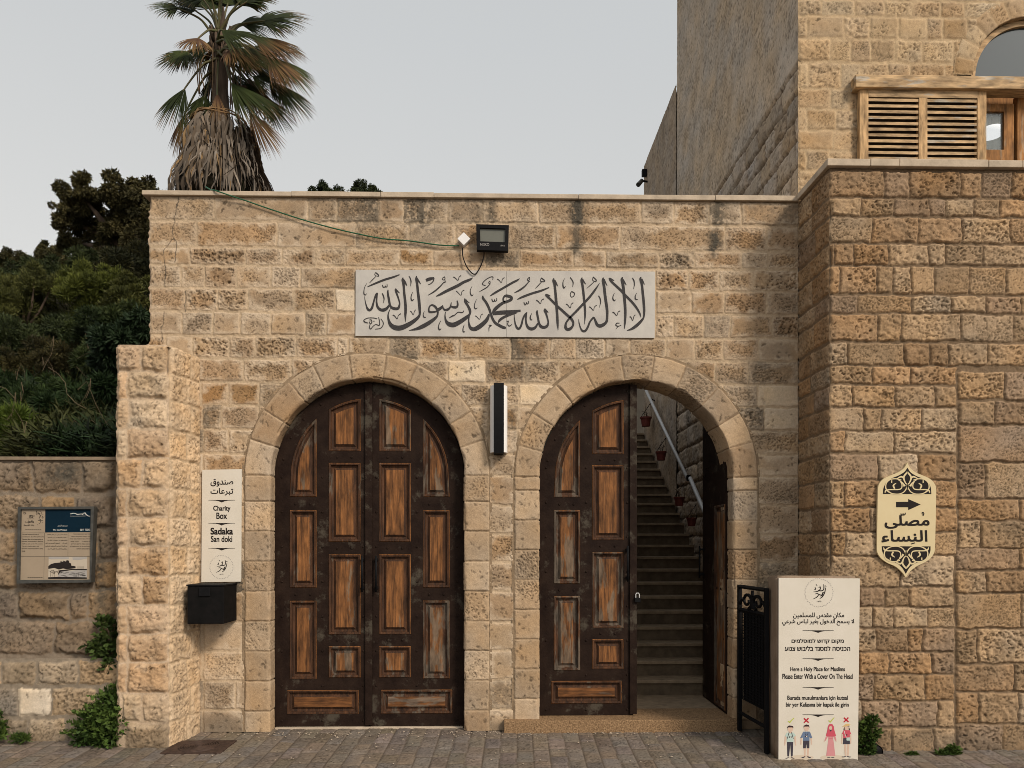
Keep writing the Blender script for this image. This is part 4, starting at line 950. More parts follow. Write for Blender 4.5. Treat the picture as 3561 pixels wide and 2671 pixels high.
def text(mb, body, box, px, Y, d, bold=0.0, res=3, rtl=False):
    """body fitted into box (x0,y0,x1,y1) in picture units"""
    if rtl == 'ar': body = shape(body)
    elif rtl: body = body[::-1]
    c = bpy.data.curves.new('lettering', 'FONT'); c.body = body; c.size = 1
    o = bpy.data.objects.new('lettering', c); COL.objects.link(o); bpy.context.view_layer.update()
    dg = bpy.context.evaluated_depsgraph_get(); cu = o.evaluated_get(dg).to_curve(dg); loops = []
    for sp in cu.splines:
        bp = sp.bezier_points; lp = []
        for p, q in zip(bp, list(bp[1:])+[bp[0]]):
            a, b, d_, e = p.co, p.handle_right, q.handle_left, q.co
            dv = (e-a); off = max(abs((b-a).cross(dv).z), abs((d_-a).cross(dv).z))
            n = 1 if off < 1e-5 else res+1
            for k in range(n):
                t_ = k/n; w = a*(1-t_)**3+b*3*t_*(1-t_)**2+d_*3*t_*t_*(1-t_)+e*t_**3; lp.append((w.x, w.y))
        if len(lp) > 2: loops.append(lp)
    bpy.data.objects.remove(o); bpy.data.curves.remove(c)
    if not loops: return
    area = lambda l: sum(l[i][0]*l[(i+1) % len(l)][1]-l[(i+1) % len(l)][0]*l[i][1] for i in range(len(l)))/2
    def inside(pt, l):
        r_ = False
        for i in range(len(l)):
            (xa, ya), (xb, yb) = l[i], l[i-1]
            if (ya > pt[1]) != (yb > pt[1]) and pt[0] < (xb-xa)*(pt[1]-ya)/(yb-ya)+xa: r_ = not r_
        return r_
    sg = math.copysign(1, max((area(l) for l in loops), key=abs)); v = []; f = []; lay = []
    outs = [l for l in loops if area(l)*sg > 0]; hols = [l for l in loops if area(l)*sg <= 0]; used_ = set()
    for oi, l in enumerate(outs):
        hs_ = [h for hi, h in enumerate(hols) if inside(h[0], l) and hi not in used_]
        for hi, h in enumerate(hols):
            if h in hs_: used_.add(hi)
        fl = [p for q in [l]+hs_ for p in q]
        tr = tessellate_polygon([[Vector((p[0], p[1], 0)) for p in q] for q in [l]+hs_]); b0 = len(v)
        v += [(p[0], p[1], 0) for p in fl]; f += [[b0+i for i in t_] for t_ in tr]; lay += [oi % 5]*len(fl)
    v = np.array(v); lay = np.array(lay)
    a, b = v.min(0), v.max(0); x0, y0, x1, y1 = box
    x = x0+(v[:, 0]-a[0])/max(1e-6, b[0]-a[0])*(x1-x0); y = y1-(v[:, 1]-a[1])/max(1e-6, b[1]-a[1])*(y1-y0)
    e = bold*1.7*(y1-y0)
    for i, (ex, ey) in enumerate(((0, 0), (e, 0), (0, e), (e, e)) if bold else ((0, 0),)):
        w = P(*px(x+ex-e/2, y+ey-e/2), Y); w[:, 1] = Y-d-.00006*i-.00001*lay; mb.add(w, f)
def lin(ox, oy, k): return lambda x, y: (ox+np.asarray(x, float)*k, oy+np.asarray(y, float)*k)

# ------------------------------------------------------------------ marble plaque with the calligraphy
k = 360/2212
YQ = -.002
q1 = lin(1230, 930, k)
c4 = [(1238, 940), (2277.5, 946.5), (2275.5, 1176.5), (1237, 1169.5)]
w4 = P([p[0] for p in c4], [p[1] for p in c4], YQ)
midx = X_(1580+1112*k)
zx = lambda x: w4[0][2]+(w4[1][2]-w4[0][2])*(x-w4[0][0])/(w4[1][0]-w4[0][0])
zbx = lambda x: w4[3][2]+(w4[2][2]-w4[3][2])*(x-w4[3][0])/(w4[2][0]-w4[3][0])
plq = empty('calligraphy_plaque', (midx, YQ, float(w4[:, 2].min())), 'long white marble plaque with black Arabic calligraphy above the doorways', 'plaque')
pm = MB(); pm.plate([(w4[3][0], w4[3][2]), (midx-.001, zbx(midx)), (midx-.001, zx(midx)), (w4[0][0], w4[0][2])], [], FRONT(YQ), -.02, .014)
pm.mk('slab', M['marble'], plq)
pm = MB(); pm.plate([(midx+.001, zbx(midx)), (w4[2][0], w4[2][2]), (w4[1][0], w4[1][2]), (midx+.001, zx(midx))], [], FRONT(YQ), -.02, .0135)
pm.mk('slab', M['marble'], plq)
def S(s): return [tuple(float(c) for c in p.split(',')) for p in s.split()]
C1 = """470,120,25 530,170,25 535,205,15 480,190,12 455,165,12 470,125,15|480,205,14 400,285,18 345,345,10|300,428,14 420,375,35 640,285,45 850,220,40 985,168,20
285,355,8 240,440,14 225,530,20 230,585,25 255,600,22 285,570,8|240,630,8 250,720,18 280,840,30 310,905,50 350,925,50 395,880,50 425,780,40 455,670,36 485,590,38 515,555,25
515,555,25 500,640,36 495,750,36 520,860,50 580,915,60 650,920,70 710,890,60 750,840,45 770,800,30|740,490,20 735,560,40 755,680,48 775,790,45 800,850,48 850,885,60 910,895,60 960,880,55 985,800,35 980,740,30 950,640,36 920,560,40 900,490,40 910,462,15
905,480,30 950,530,28 990,562,8|615,565,20 640,620,28 655,690,22 640,775,6|620,385,18 635,430,22 665,435,18 680,405,14 690,430,20 720,420,18 718,365,12
1060,230,20 1050,280,48 1070,380,50 1085,560,50 1105,740,55 1115,900,58 1110,1040,45 1112,1180,6|1060,270,45 1105,340,45 1145,408,8|1185,200,18 1215,250,22 1230,320,24 1218,415,6
1350,195,20 1340,260,45 1360,370,50 1380,560,55 1400,720,60 1415,900,55 1415,1010,45 1380,1080,60 1280,1165,80 1160,1240,95 1020,1300,105 900,1300,105 810,1250,85 760,1160,55 740,1050,32 755,970,22 795,880,8|1350,240,40 1395,310,35 1440,370,8
1270,535,8 1240,600,18 1230,670,22 1245,715,30 1265,715,25 1295,690,8|840,1030,28 880,1050,20 935,1110,14 960,1040,14 1010,1000,22|1215,945,25 1240,965,16 1278,1025,12 1300,960,14 1325,915,18|1515,945,8 1490,1010,16 1500,1065,22 1525,1080,22 1552,1070,8
1550,290,60 1620,262,70 1725,240,40|1720,240,25 1700,310,22 1650,360,18 1595,385,12|1945,210,14 1895,250,14 1920,280,14 1955,260,14 1945,212,14|1950,265,14 1960,330,16 1930,325,20|1935,325,16 1840,430,28 1720,530,30 1590,608,10
1780,950,30 1700,965,40 1620,960,40 1610,900,30 1630,840,30 1680,815,35 1740,845,45 1780,900,45 1800,960,40 1790,1040,40 1740,1100,60 1620,1190,80 1480,1270,85 1360,1320,60 1190,1358,10|1790,925,70 1850,890,60 1895,850,50 1900,820,15
1900,820,20 1920,890,30 1960,920,45 2020,905,50 2065,860,35 2090,760,15|2075,830,20 2110,855,40 2170,865,50 2211,850,45 2226,790,35 2211,720,20|1765,630,15 1850,590,45 2000,510,60 2212,410,62 2350,330,55 2481,275,50 2546,235,15|2135,215,25 2180,245,16 2231,290,12 2256,220,14 2296,185,18
1865,1150,10 1830,1220,18 1815,1290,22 1835,1340,30 1875,1320,10|2045,1090,15 2110,1050,28 2160,1030,20 2231,970,18 2301,975,22 2341,965,20 2356,930,8
510,1108,16 420,1090,16 300,1095,16 225,1140,18 250,1180,25 320,1200,12|330,1135,10 380,1130,16 395,1180,20 370,1215,20 345,1190,14 365,1150,12|360,1215,14 345,1290,16 370,1325,18 420,1270,16 480,1230,14 550,1250,20 560,1180,16 540,1075,16|430,1160,14 442,1160,20 452,1160,12|585,1105,12 635,1180,16 635,1240,18 580,1310,16 465,1330,12"""
C2 = """45,520,25 75,545,16 145,608,12 165,530,14 215,495,20|380,415,8 345,490,16 345,570,24 375,615,26 408,590,10|820,280,10 825,220,20 770,220,18 680,270,18 610,340,22 610,380,20 670,400,16|745,310,14 735,345,14 765,355,14 765,315,14 745,308,14|770,360,16 700,435,22 610,490,20 530,535,6
915,265,28 955,285,18 1005,335,12 1030,260,14 1072,230,20|760,625,14 860,560,42 1050,450,45 1230,345,45 1340,290,40 1395,250,10|475,695,8 440,780,16 430,860,20 455,895,24 495,875,10|450,1045,25 480,1065,16 540,1118,12 570,1035,14 608,1005,18
225,670,15 235,740,50 290,830,50 335,930,55 330,1010,45 260,1080,75 130,1170,90 0,1235,100 -91,1230,95 -151,1190,70 -186,1120,40 -196,1040,24 -186,960,15|240,700,35 280,740,25 325,768,8|330,980,30 312,1090,30 310,1180,32 340,1290,60 410,1330,80 500,1300,95 620,1210,90 700,1120,75 745,1010,40
610,615,20 615,670,48 680,760,52 740,880,52 780,1000,48 810,1090,50 870,1190,55 960,1250,60 1040,1290,60 1100,1305,50|820,1000,40 860,920,70 940,840,70 1040,770,60 1130,740,55 1210,700,60 1215,650,60 1150,625,60 1090,620,50 1050,660,35 1050,720,35 1085,755,30
820,1000,35 920,970,55 1050,960,60 1250,950,55 1415,935,45|820,1020,25 1000,1005,30 1200,990,40 1400,945,20|1330,985,20 1180,1025,45 1050,1080,55 970,1140,50 935,1200,12|735,1245,14 790,1250,22 745,1290,20 740,1375,12|1120,1165,14 1155,1160,18 1140,1220,18 1165,1260,20 1205,1250,16 1235,1215,8
800,680,16 820,735,20 850,735,18 860,695,12 870,735,18 905,715,18 905,665,12|1485,755,16 1510,810,20 1530,795,16 1540,760,12 1550,790,18 1585,775,18 1585,730,12|1600,225,18 1560,265,16 1580,300,16 1605,265,16 1605,220,14|1575,290,18 1615,315,18|1590,320,18 1500,420,32 1390,500,36 1280,555,10
1855,235,20 1925,290,22 1920,315,16 1850,310,18 1840,285,14 1855,240,14|1870,315,14 1800,390,20 1730,462,8|1345,695,14 1450,645,42 1650,570,45 1850,510,42 2025,440,20|1750,710,25 1790,735,16 1840,785,12 1865,710,14 1912,685,20|215,1235,10 190,1310,20 188,1370,22 205,1390,24 230,1380,10
1280,1015,10 1285,1110,20 1310,1240,32 1350,1310,45 1395,1310,45 1435,1230,40 1465,1110,36 1510,1020,38 1550,970,16|1550,970,16 1530,1060,36 1530,1160,34 1555,1260,48 1610,1315,60 1680,1320,62 1740,1280,50 1785,1200,30|1770,925,15 1765,970,42 1785,1080,42 1810,1200,42 1850,1270,58 1920,1290,60 1980,1260,55 2005,1190,32 1990,1100,32 1960,1000,38 1930,930,42 1935,885,12
1935,905,30 1975,945,26 2010,975,8|1655,990,8 1625,1060,22 1630,1120,26 1668,1135,10|1950,580,15 1965,610,40 2060,700,45 2150,790,45 2201,840,45 2301,930,50 2421,1040,50 2491,1100,50 2536,1180,45 2531,1250,40 2481,1315,60 2416,1335,60 2376,1290,55 2381,1210,40 2421,1140,40 2491,1060,45 2601,950,50 2751,790,50 2891,640,50 3011,480,40 3101,345,8|1950,590,30 2000,605,30 2055,625,8
2125,240,15 2115,290,45 2140,380,48 2160,560,50 2180,800,55 2195,1000,50 2205,1200,45 2216,1350,8|2130,280,40 2170,345,36 2211,415,8"""
C3_ = """210,240,6 170,320,16 170,410,26 190,450,30 225,415,8|320,225,20 360,280,22 385,340,22 375,430,8|350,525,22 410,560,20 400,620,18 350,645,16 325,600,16 335,550,18 360,525,20|235,795,25 270,815,18 325,878,12 345,800,14 388,765,20
575,225,15 565,290,50 585,400,50 605,560,50 620,720,48 635,880,46 640,1020,40 628,1228,6|580,270,40 615,320,32 655,372,8|810,215,20 875,280,22 865,315,18 800,285,14 810,220,14|830,320,14 750,395,18 675,460,8|730,850,25 765,875,18 818,928,12 840,855,14 885,820,20|925,615,20 960,680,24 970,760,20 945,868,6
1030,230,25 1020,290,50 1045,420,55 1065,600,58 1090,780,58 1110,930,55 1110,1080,48 1090,1180,55 1020,1240,70 950,1260,70 895,1230,60 860,1150,45 825,1080,30 790,1110,40 740,1180,38 700,1280,42 650,1360,48 595,1370,45 550,1320,30 515,1210,20 500,1115,6|1040,270,40 1075,340,28 1112,405,8
1155,235,30 1180,290,40 1260,370,48 1400,500,50 1500,610,50 1620,730,48 1720,850,45 1800,980,35 1830,1075,8|1160,245,35 1210,270,30 1262,298,10|1440,220,18 1425,270,55 1450,400,58 1470,600,58 1490,800,56 1498,1000,52 1490,1180,42 1478,1322,10|1440,270,40 1480,330,32 1520,390,8|1650,235,18 1685,310,24 1690,390,18 1672,475,6
1740,560,8 1710,620,18 1715,690,24 1765,695,10|1265,560,8 1235,630,18 1235,690,24 1265,720,26 1295,700,8|1225,965,25 1262,985,18 1315,1040,12 1345,965,14 1388,938,20|1590,1060,22 1620,1080,16 1655,1145,12 1680,1060,14 1710,1022,18|1375,1200,14 1310,1205,20 1300,1250,20 1350,1265,16 1410,1245,14|1350,1265,20 1295,1325,8
1835,215,15 1820,260,45 1850,380,48 1870,560,50 1890,760,52 1900,950,48 1890,1070,35 1840,1150,55 1740,1250,65 1640,1320,50 1530,1360,8|1840,260,40 1875,320,30 1908,382,8"""
cm_ = MB()
for data, ox in ((C1, 1230), (C2, 1580), (C3_, 1930)):
    ribbons(cm_, [S(s) for line in data.split('\n') for s in line.split('|')], lin(ox, 930, k), YQ, .0158)
cm_.mk('calligraphy', M['ink'], plq)

# ------------------------------------------------------------------ divider and emblem used on two boards
def divider(mb, x0, x1, y, h, px, Y, d):
    xm = (x0+x1)/2; hw = (x1-x0)/2
    flat(mb, [(x0, y-h*.10), (x1, y-h*.10), (x1, y+h*.06), (xm+hw*.45, y+h*.16), (xm+hw*.2, y+h*.5), (xm, y+h), (xm-hw*.2, y+h*.5), (xm-hw*.45, y+h*.16), (x0, y+h*.06)], px, Y, d-.0008, d)
EMB = """0.06,-0.52,5 0.10,-0.28,8 -0.10,-0.10,8 -0.42,-0.06,3|-0.30,-0.40,5 -0.24,-0.26,7 -0.36,-0.22,4|-0.08,-0.16,7 0.16,-0.14,8 0.34,-0.22,8 0.36,-0.50,7 0.33,-0.62,3|0.50,-0.38,5 0.42,-0.02,8 0.26,0.28,9 0.06,0.44,5
0.34,-0.05,7 0.20,0.16,7 0.02,0.14,7 -0.14,0.06,6 -0.30,0.10,4|-0.02,0.16,6 -0.18,0.34,8 -0.46,0.48,3|0.24,-0.02,5 0.26,0.16,7 0.10,0.26,5|-0.22,-0.62,4 -0.14,-0.52,6|0.44,-0.52,6 0.54,-0.46,5|-0.02,-0.38,5 0.04,-0.40,5"""
def emblem(parent, cx, cy, r, px, Y, d, ksz):
    mb = MB(); st = [[(cx+p[0]*r, cy+p[1]*r, p[2]*ksz) for p in S(s)] for l in EMB.split('\n') for s in l.split('|')]
    ribbons(mb, st, px, Y, d, 5); text(mb, '1675', (cx-r*.15, cy+r*.60, cx+r*.17, cy+r*.70), px, Y, d, .02)
    mb.mk('emblem', M['print'], parent)
    mb = MB()
    for i in range(44):
        a = i*2*math.pi/44; b = a+.085; rr = r*(1+.03*(i % 2))
        ribbons(mb, [[(cx+rr*math.cos(a), cy+rr*math.sin(a), 2.6*ksz/1.0), (cx+rr*1.03*math.cos((a+b)/2), cy+rr*1.03*math.sin((a+b)/2), 4.6*ksz/1.0), (cx+rr*math.cos(b), cy+rr*math.sin(b), 2.6*ksz)]], px, Y, d, 3)
    mb.mk('emblem_ring', M['p_grey'], parent)

# ------------------------------------------------------------------ charity sign and box
YC = -.012
px = lin(690, 1620, 170/376)
o4 = P(*px(np.array((32., 335, 328, 25)), np.array((32., 26, 890, 895))), YC)
cs_ = empty('charity_sign', (float(o4[:, 0].mean()), YC, float(o4[:, 2].min())), 'tall white sign reading Charity Box above the black metal box', 'sign')
b = MB(); b.plate([(p[0], p[2]) for p in o4[::-1]], [], FRONT(YC), -.008, .008); b.mk('board', M['white'], cs_)
t = MB(); D = .0092
text(t, 'صندوق', (97, 103, 270, 160), px, YC, D, .02, 4, 'ar'); text(t, 'تبرعات', (97, 172, 270, 228), px, YC, D, .02, 4, 'ar')
text(t, 'Charity', (118, 308, 248, 356), px, YC, D, .03, 4); text(t, 'Box', (142, 361, 222, 408), px, YC, D, .03, 4)
text(t, 'Sadaka', (98, 478, 267, 527), px, YC, D, .05, 4); text(t, 'San doki', (100, 540, 262, 585), px, YC, D, .03, 4)
for y in (265, 442, 634): divider(t, 80, 285, y, 17, px, YC, D)
t.mk('lettering', M['print'], cs_)
emblem(cs_, 180, 778, 86, px, YC, D, .75)
xb0, xb1 = X_(651, -.32), X_(779, -.32); zb1, zb0 = Z_(700, 2038, -.32), Z_(700, 2170, -.32)
cbx = MB().box((xb0, -.32, zb0), (xb1, -.004, zb1), .006).mk('charity_box', M['blackp'], None, origin=((xb0+xb1)/2, -.16, zb0)); tag(cbx, 'black metal charity box fixed to the wall under the white sign', 'charity box')
MB().box((xb0-.006, -.328, zb1+.0005), (xb1+.006, -.006, zb1+.012), .003).mk('lid', M['black'], cbx)
MB().box((xb0+.10, -.331, zb1-.085), (xb0+.19, -.3205, zb1-.012), .003).mk('hasp', M['black'], cbx)
MB().tube([(xb0-.012, -.26, zb0+.08), (xb0-.0, -.26, zb0+.08)], .018, 10).mk('knob', M['black'], cbx)

# ------------------------------------------------------------------ floodlight, junction box, cables, wall lamp
px = lin(1560, 760, 240/1039); YFL = -.085
fl = empty('floodlight', (X_(1713), -.04, Z_(1713, 826)), 'black rectangular floodlight mounted above the marble plaque', 'floodlight')
f4 = P(*px(np.array((415., 908, 897, 424)), np.array((84., 100, 487, 470))), YFL); g4 = P(*px(np.array((472., 855, 850, 478)), np.array((138., 152, 356, 342))), YFL)
b = MB(); b.plate([(p[0], p[2]) for p in f4[::-1]], [[(p[0], p[2]) for p in g4[::-1]]], FRONT(YFL), -.045, .0); b.plate([(p[0]*1.0, p[2]) for p in f4[::-1]], [], FRONT(YFL), -.05, -.046); b.mk('housing', M['black'], fl)
b = MB(); b.plate([(p[0], p[2]) for p in g4[::-1]], [], FRONT(YFL), -.03, -.018); b.mk('lens', M['steelg'], fl)
b = MB(); b.box((X_(1690), YFL+.05, Z_(1690, 840)), (X_(1736), .0, Z_(1690, 812)), .004); b.mk('bracket', M['black'], fl)
t = MB(); text(t, 'NISKO', (478, 372, 612, 410), px, YFL, .001, 0, 3); text(t, 'IP65', (785, 398, 845, 420), px, YFL, .001, 0, 2); t.mk('lettering', M['p_grey'], fl)
jc = P(1614, 839, 0); s = .054; jb = MB()
jb.plate([(jc[0], jc[2]-s), (jc[0]+s, jc[2]), (jc[0], jc[2]+s), (jc[0]-s, jc[2])], [], FRONT(0), .0, .045)
jb.plate([(jc[0], jc[2]-s*1.03), (jc[0]+s*1.03, jc[2]), (jc[0], jc[2]+s*1.03), (jc[0]-s*1.03, jc[2])], [], FRONT(0), .0455, .058)
jb = jb.mk('junction_box', M['whitep'], None, origin=jc); tag(jb, 'small white diamond turned junction box beside the floodlight', 'junction box')
gp = [(430, 20, .12), (470, 42, .02), (500, 46, -.045), (600, 80, -.04), (700, 113, -.025), (850, 165, -.02), (1000, 215, -.022), (1150, 262, -.02), (1320, 308, -.022), (1480, 345, -.02), (1660, 380, -.022), (1850, 396, -.02), (2050, 424, -.022), (2195, 430, -.02)]
gpt = crom([P(500+x/2, 640+y/2, Y) for x, y, Y in gp], 4)
gc = MB().tube(gpt, .0062, 6).mk('green_cable', M['greencable'], None, True, origin=gpt[0]); tag(gc, 'thin green cable sagging from the coping to the junction box', 'cable')
bp_ = crom([P(1560+x*.231, 760+y*.231, -.03) for x, y in ((212, 440), (210, 480), (217, 580), (270, 720), (340, 812), (390, 838), (432, 808), (490, 700), (528, 580), (534, 490), (534, 460))], 5)
bc = MB().tube(bp_, .0052, 6).mk('black_cable', M['black'], None, True, origin=bp_[0]); tag(bc, 'short black cable looping below the junction box and floodlight', 'cable')
lp = lin(1660, 1300, .315); lc_ = P(*lp(236, 500), 0); hw = .076; z1 = Z_(1734, 1300+138*.315, -.05); z0 = Z_(1734, 1300+872*.315, -.05)
wl_ = empty('wall_lamp', (lc_[0], 0, z0), 'tall white wall lamp with a black vertical band between the arches', 'wall lamp')
b = MB(); n = 18; prof = [(hw*math.cos(t), -.02-.095*math.sin(t)**.8 if math.sin(t) > 0 else -.02) for t in np.linspace(0, math.pi, n)]+[(-hw, -.004), (hw, -.004)]
m = len(prof); vv = [(lc_[0]+x, y, z) for z in (z0, z1) for x, y in prof]
b.add(vv, [[i, (i+1) % m, m+(i+1) % m, m+i][::-1] for i in range(m)]+[list(range(m)), list(range(m, 2*m))[::-1]]); smooth_angle(b.mk('diffuser', M['whitep'], wl_), 40)
b = MB(); zz = np.linspace(z0-.014, z1+.014, 15); bw_ = .044
yy = [-.128-.022*math.sin(math.pi*i/14) for i in range(15)]
vv = []; ff = []
for z, y in zip(zz, yy): vv += [(lc_[0]-bw_, y, z), (lc_[0]+bw_, y, z), (lc_[0]+bw_, y+.03, z), (lc_[0]-bw_, y+.03, z)]
for i in range(14):
    for j in range(4): ff.append([i*4+j, i*4+(j+1) % 4, i*4+4+(j+1) % 4, i*4+4+j])
ff += [[3, 2, 1, 0], [56, 57, 58, 59]]
b.add(vv, ff); b.box((lc_[0]-bw_+.002, -.125, z1+.0005), (lc_[0]+bw_-.002, -.0, z1+.013)); b.box((lc_[0]-bw_+.002, -.125, z0-.013), (lc_[0]+bw_-.002, -.0, z0-.0005)); b.mk('band', M['black'], wl_)

# ------------------------------------------------------------------ ornate cream direction sign on the bastion
YO = YB-.028; px = lin(3030, 1590, 250/965)
def cl(pts, n=5): return [tuple(p) for p in crom(pts, n)]
right = cl([(483, 70), (520, 140), (590, 200), (680, 240), (770, 280), (835, 335), (866, 395), (872, 450)])+[(866, 800)]+cl([(856, 1200), (845, 1280), (800, 1350), (720, 1410), (610, 1465), (520, 1535), (463, 1615)])
left = cl([(463, 1615), (410, 1540), (320, 1465), (210, 1415), (125, 1350), (82, 1275), (76, 1200)])+[(82, 800)]+cl([(88, 430), (105, 360), (160, 295), (260, 245), (370, 200), (445, 140), (483, 70)])
out = right+left[1:-1]
og = empty('direction_sign', tuple(P(*px(470, 850), YO)), 'cream ornate pointed sign with black arrow on the brown bastion', 'sign')
b = MB(); w_ = P(*px(np.array([p[0] for p in out]), np.array([p[1] for p in out])), YO); b.plate([(p[0], p[2]) for p in w_][::-1], [], FRONT(YO), -.02, .0); b.mk('board', M['cream'], og)
b = MB(); D = .0012
flat(b, cl([(485, 142), (530, 205), (610, 255), (700, 292), (765, 340), (798, 410), (806, 496)])+cl([(155, 494), (165, 410), (205, 335), (270, 285), (360, 248), (440, 200), (485, 142)]), px, YO, .0002, D)
b.mk('ornament_ground', M['print'], og); b = MB()
flat(b, cl([(140, 1195), (148, 1265), (190, 1340), (260, 1385), (345, 1425), (410, 1480), (463, 1565)])+cl([(463, 1565), (515, 1480), (590, 1425), (680, 1390), (750, 1345), (790, 1270), (795, 1197)]), px, YO, .0002, D)
b.mk('ornament_ground', M['print'], og)
ORN = "80,-72,14 150,-90,14 225,-80,14 275,-35,14 285,30,16 258,75,18 200,108,13 115,115,13 48,88,14 12,35,14 0,-15,12|92,-52,11 72,-12,13 78,34,14 118,54,15 238,56,15 284,70,20 296,102,8|168,44,20 184,0,22 148,-32,8|200,-52,34 214,-52,34|0,-182,20 48,-112,24 28,-40,15 0,-12,12|38,-82,14 78,-118,22 146,-88,8|36,10,30 70,-40,14 118,-74,10|-2,-15,24 2,60,16"
b = MB()
for cx, cy, sy in ((483, 380, 1), (465, 1312, -1)):
    for sx in (1, -1):
        st = [[(cx+sx*p[0]*1.02, cy+sy*p[1]*1.0, p[2]) for p in S(s)] for s in ORN.split('|')]
        ribbons(b, st, px, YO, D+.0008, 6)
    b.mk('ornament', M['cream'], og); b = MB()
b = MB(); flat(b, [(332, 600), (495, 598), (495, 562), (662, 635), (495, 710), (495, 672), (332, 672)], px, YO, .0002, D); b.mk('arrow', M['print'], og)
b = MB(); text(b, 'مصلى', (183, 785, 775, 955), px, YO, D, .04, 5, 'ar'); text(b, 'النساء', (140, 985, 748, 1140), px, YO, D, .04, 5, 'ar')
ribbons(b, [[(395, 755, 14), (405, 778, 16), (422, 772, 14), (425, 752, 10)], [(425, 752, 10), (432, 776, 15), (452, 768, 14), (455, 745, 12)], [(705, 745, 12), (684, 742, 12), (682, 760, 12), (700, 764, 14), (706, 750, 12)], [(706, 755, 12), (700, 780, 10), (678, 788, 6)], [(530, 1166, 14), (585, 1150, 14)]], px, YO, D)
b.mk('lettering', M['print'], og)

# ------------------------------------------------------------------ concrete block carrying the white notice board
YN = -.815; px = lin(2600, 1950, 450/1035)
n4 = P(*px(np.array((247., 895, 878, 245)), np.array((138., 142, 1612, 1611))), YN)
nxl, nxr, nzt = float(n4[0][0]), float(n4[1][0]), float(n4[0][2])
bk = MB(); r12 = random.Random(4)
bm = bmesh.new(); bmesh.ops.create_cube(bm, size=1)
for w in bm.verts: w.co = Vector((nxl-.008+(w.co.x+.5)*(nxr-nxl+.0), YN+.012+(w.co.y+.5)*.20, gz(YN)-.02+(w.co.z+.5)*(nzt+.012-gz(YN)+.02)))
bmesh.ops.bevel(bm, geom=bm.edges[:], offset=.012, segments=2, affect='EDGES')
bmesh.ops.subdivide_edges(bm, edges=[e for e in bm.edges if e.calc_length() > .1], cuts=12, use_grid_fill=True)
cv = np.array([w.co[:] for w in bm.verts]); nz = fbm(cv[:, 1]*9+cv[:, 0]*7, cv[:, 2]*8, 5, 4)*.006
for w, d_ in zip(bm.verts, nz): w.co.x += d_; w.co.z += d_*.6*(w.co.z > 1)
bm.verts.index_update(); bk.add([w.co for w in bm.verts], [[w.index for w in f.verts] for f in bm.faces]); bm.free()
bo = bk.mk('concrete_block', M['block'], None, True, origin=((nxl+nxr)/2, YN+.1, gz(YN))); tag(bo, 'tall rough tan concrete block standing behind the notice board', 'block')
nb = empty('notice_board', ((nxl+nxr)/2, YN, float(n4[:, 2].min())), 'tall white multilingual notice board with four small figures, leaning on the block', 'notice board')
b = MB(); b.plate([(p[0], p[2]) for p in n4[::-1]], [], FRONT(YN), -.011, .006); b.mk('board', M['white'], nb)
D = .0072; t = MB()
text(t, 'مكان مقدس للمسلمين', (362, 414, 768, 462), px, YN, D, .018, 3, 'ar'); text(t, 'لا يسمح الدخول بغير لباس شرعي', (275, 466, 848, 518), px, YN, D, .018, 3, 'ar')
text(t, 'מקום קדוש למוסלמים', (350, 624, 765, 664), px, YN, D, .03, 3, True); text(t, 'הכניסה למסגד בליבוש צנוע', (296, 681, 816, 720), px, YN, D, .03, 3, True)
text(t, 'Here a Holy Place for Muslims', (340, 849, 774, 892), px, YN, D, .024, 3); text(t, 'Please Enter With a Cover On The Head', (276, 903, 836, 943), px, YN, D, .024, 3)
text(t, 'Burada musulmanlara için kutsal', (316, 1078, 797, 1119), px, YN, D, .024, 3); text(t, 'bir yer Kafasına bir kapak ile girin', (305, 1132, 805, 1176), px, YN, D, .024, 3)
for y in (558, 782, 1012, 1230): divider(t, 437, 685, y, 18, px, YN, D)
t.mk('lettering', M['print'], nb)
emblem(nb, 568, 255, 108, px, YN, D, .95)
px = lin(2640, 2420, 350/1269)
def limb(x0, y0, x1, y1, w): return [[(x0, y0, w), ((x0+x1)/2, (y0+y1)/2, w*.95), (x1, y1, w*.7)]]
pic = {}; FIG = ['sand']
def pg_(m, poly, d): flat(pic.setdefault(FIG[0], {}).setdefault(m, MB()), poly, px, YN, d-.0003, d)
def pr_(m, st, d): ribbons(pic.setdefault(FIG[0], {}).setdefault(m, MB()), st, px, YN, d, 5)
L0, L1, L2, L3, L4 = .0066, .0071, .0076, .0081, .0086
FIG[0] = 'sand_a'; pg_('p_sand', ell(530, 775, 155, 34), L0); FIG[0] = 'sand_b'; pg_('p_sand', ell(920, 775, 155, 34), L0)
# man with backpack
FIG[0] = 'man_with_backpack'
for l in (limb(330, 500, 318, 622, 18), limb(446, 500, 456, 622, 18)): pr_('p_skin', l, L1)
pg_('p_mint', [(345, 460), (430, 460), (458, 500), (436, 512), (428, 520), (428, 578), (345, 578), (345, 520), (338, 512), (320, 505)], L2)
pg_('p_skin', ell(388, 418, 34, 34), L2); pg_('p_skin', [(376, 445), (400, 445), (400, 468), (376, 468)], L3); pg_('p_hair', [(350, 406), (352, 385), (372, 370), (400, 372), (424, 380), (427, 406), (415, 395), (362, 395)], L3)
pg_('p_dark', [(347, 578), (426, 578), (418, 758), (397, 758), (389, 600), (373, 758), (352, 758)], L2)
pr_('p_dark', [[(374, 456, 8), (360, 500, 8), (346, 545, 6)], [(403, 456, 8), (415, 500, 8), (428, 540, 6)]], L3); pg_('p_hair', ell(388, 516, 20, 10), L3); pg_('p_white', ell(390, 516, 8, 8), L4)
pr_('p_dark', [[(330, 785, 6), (352, 780, 9), (372, 764, 8)], [(398, 764, 8), (418, 780, 9), (440, 785, 6)]], L3)
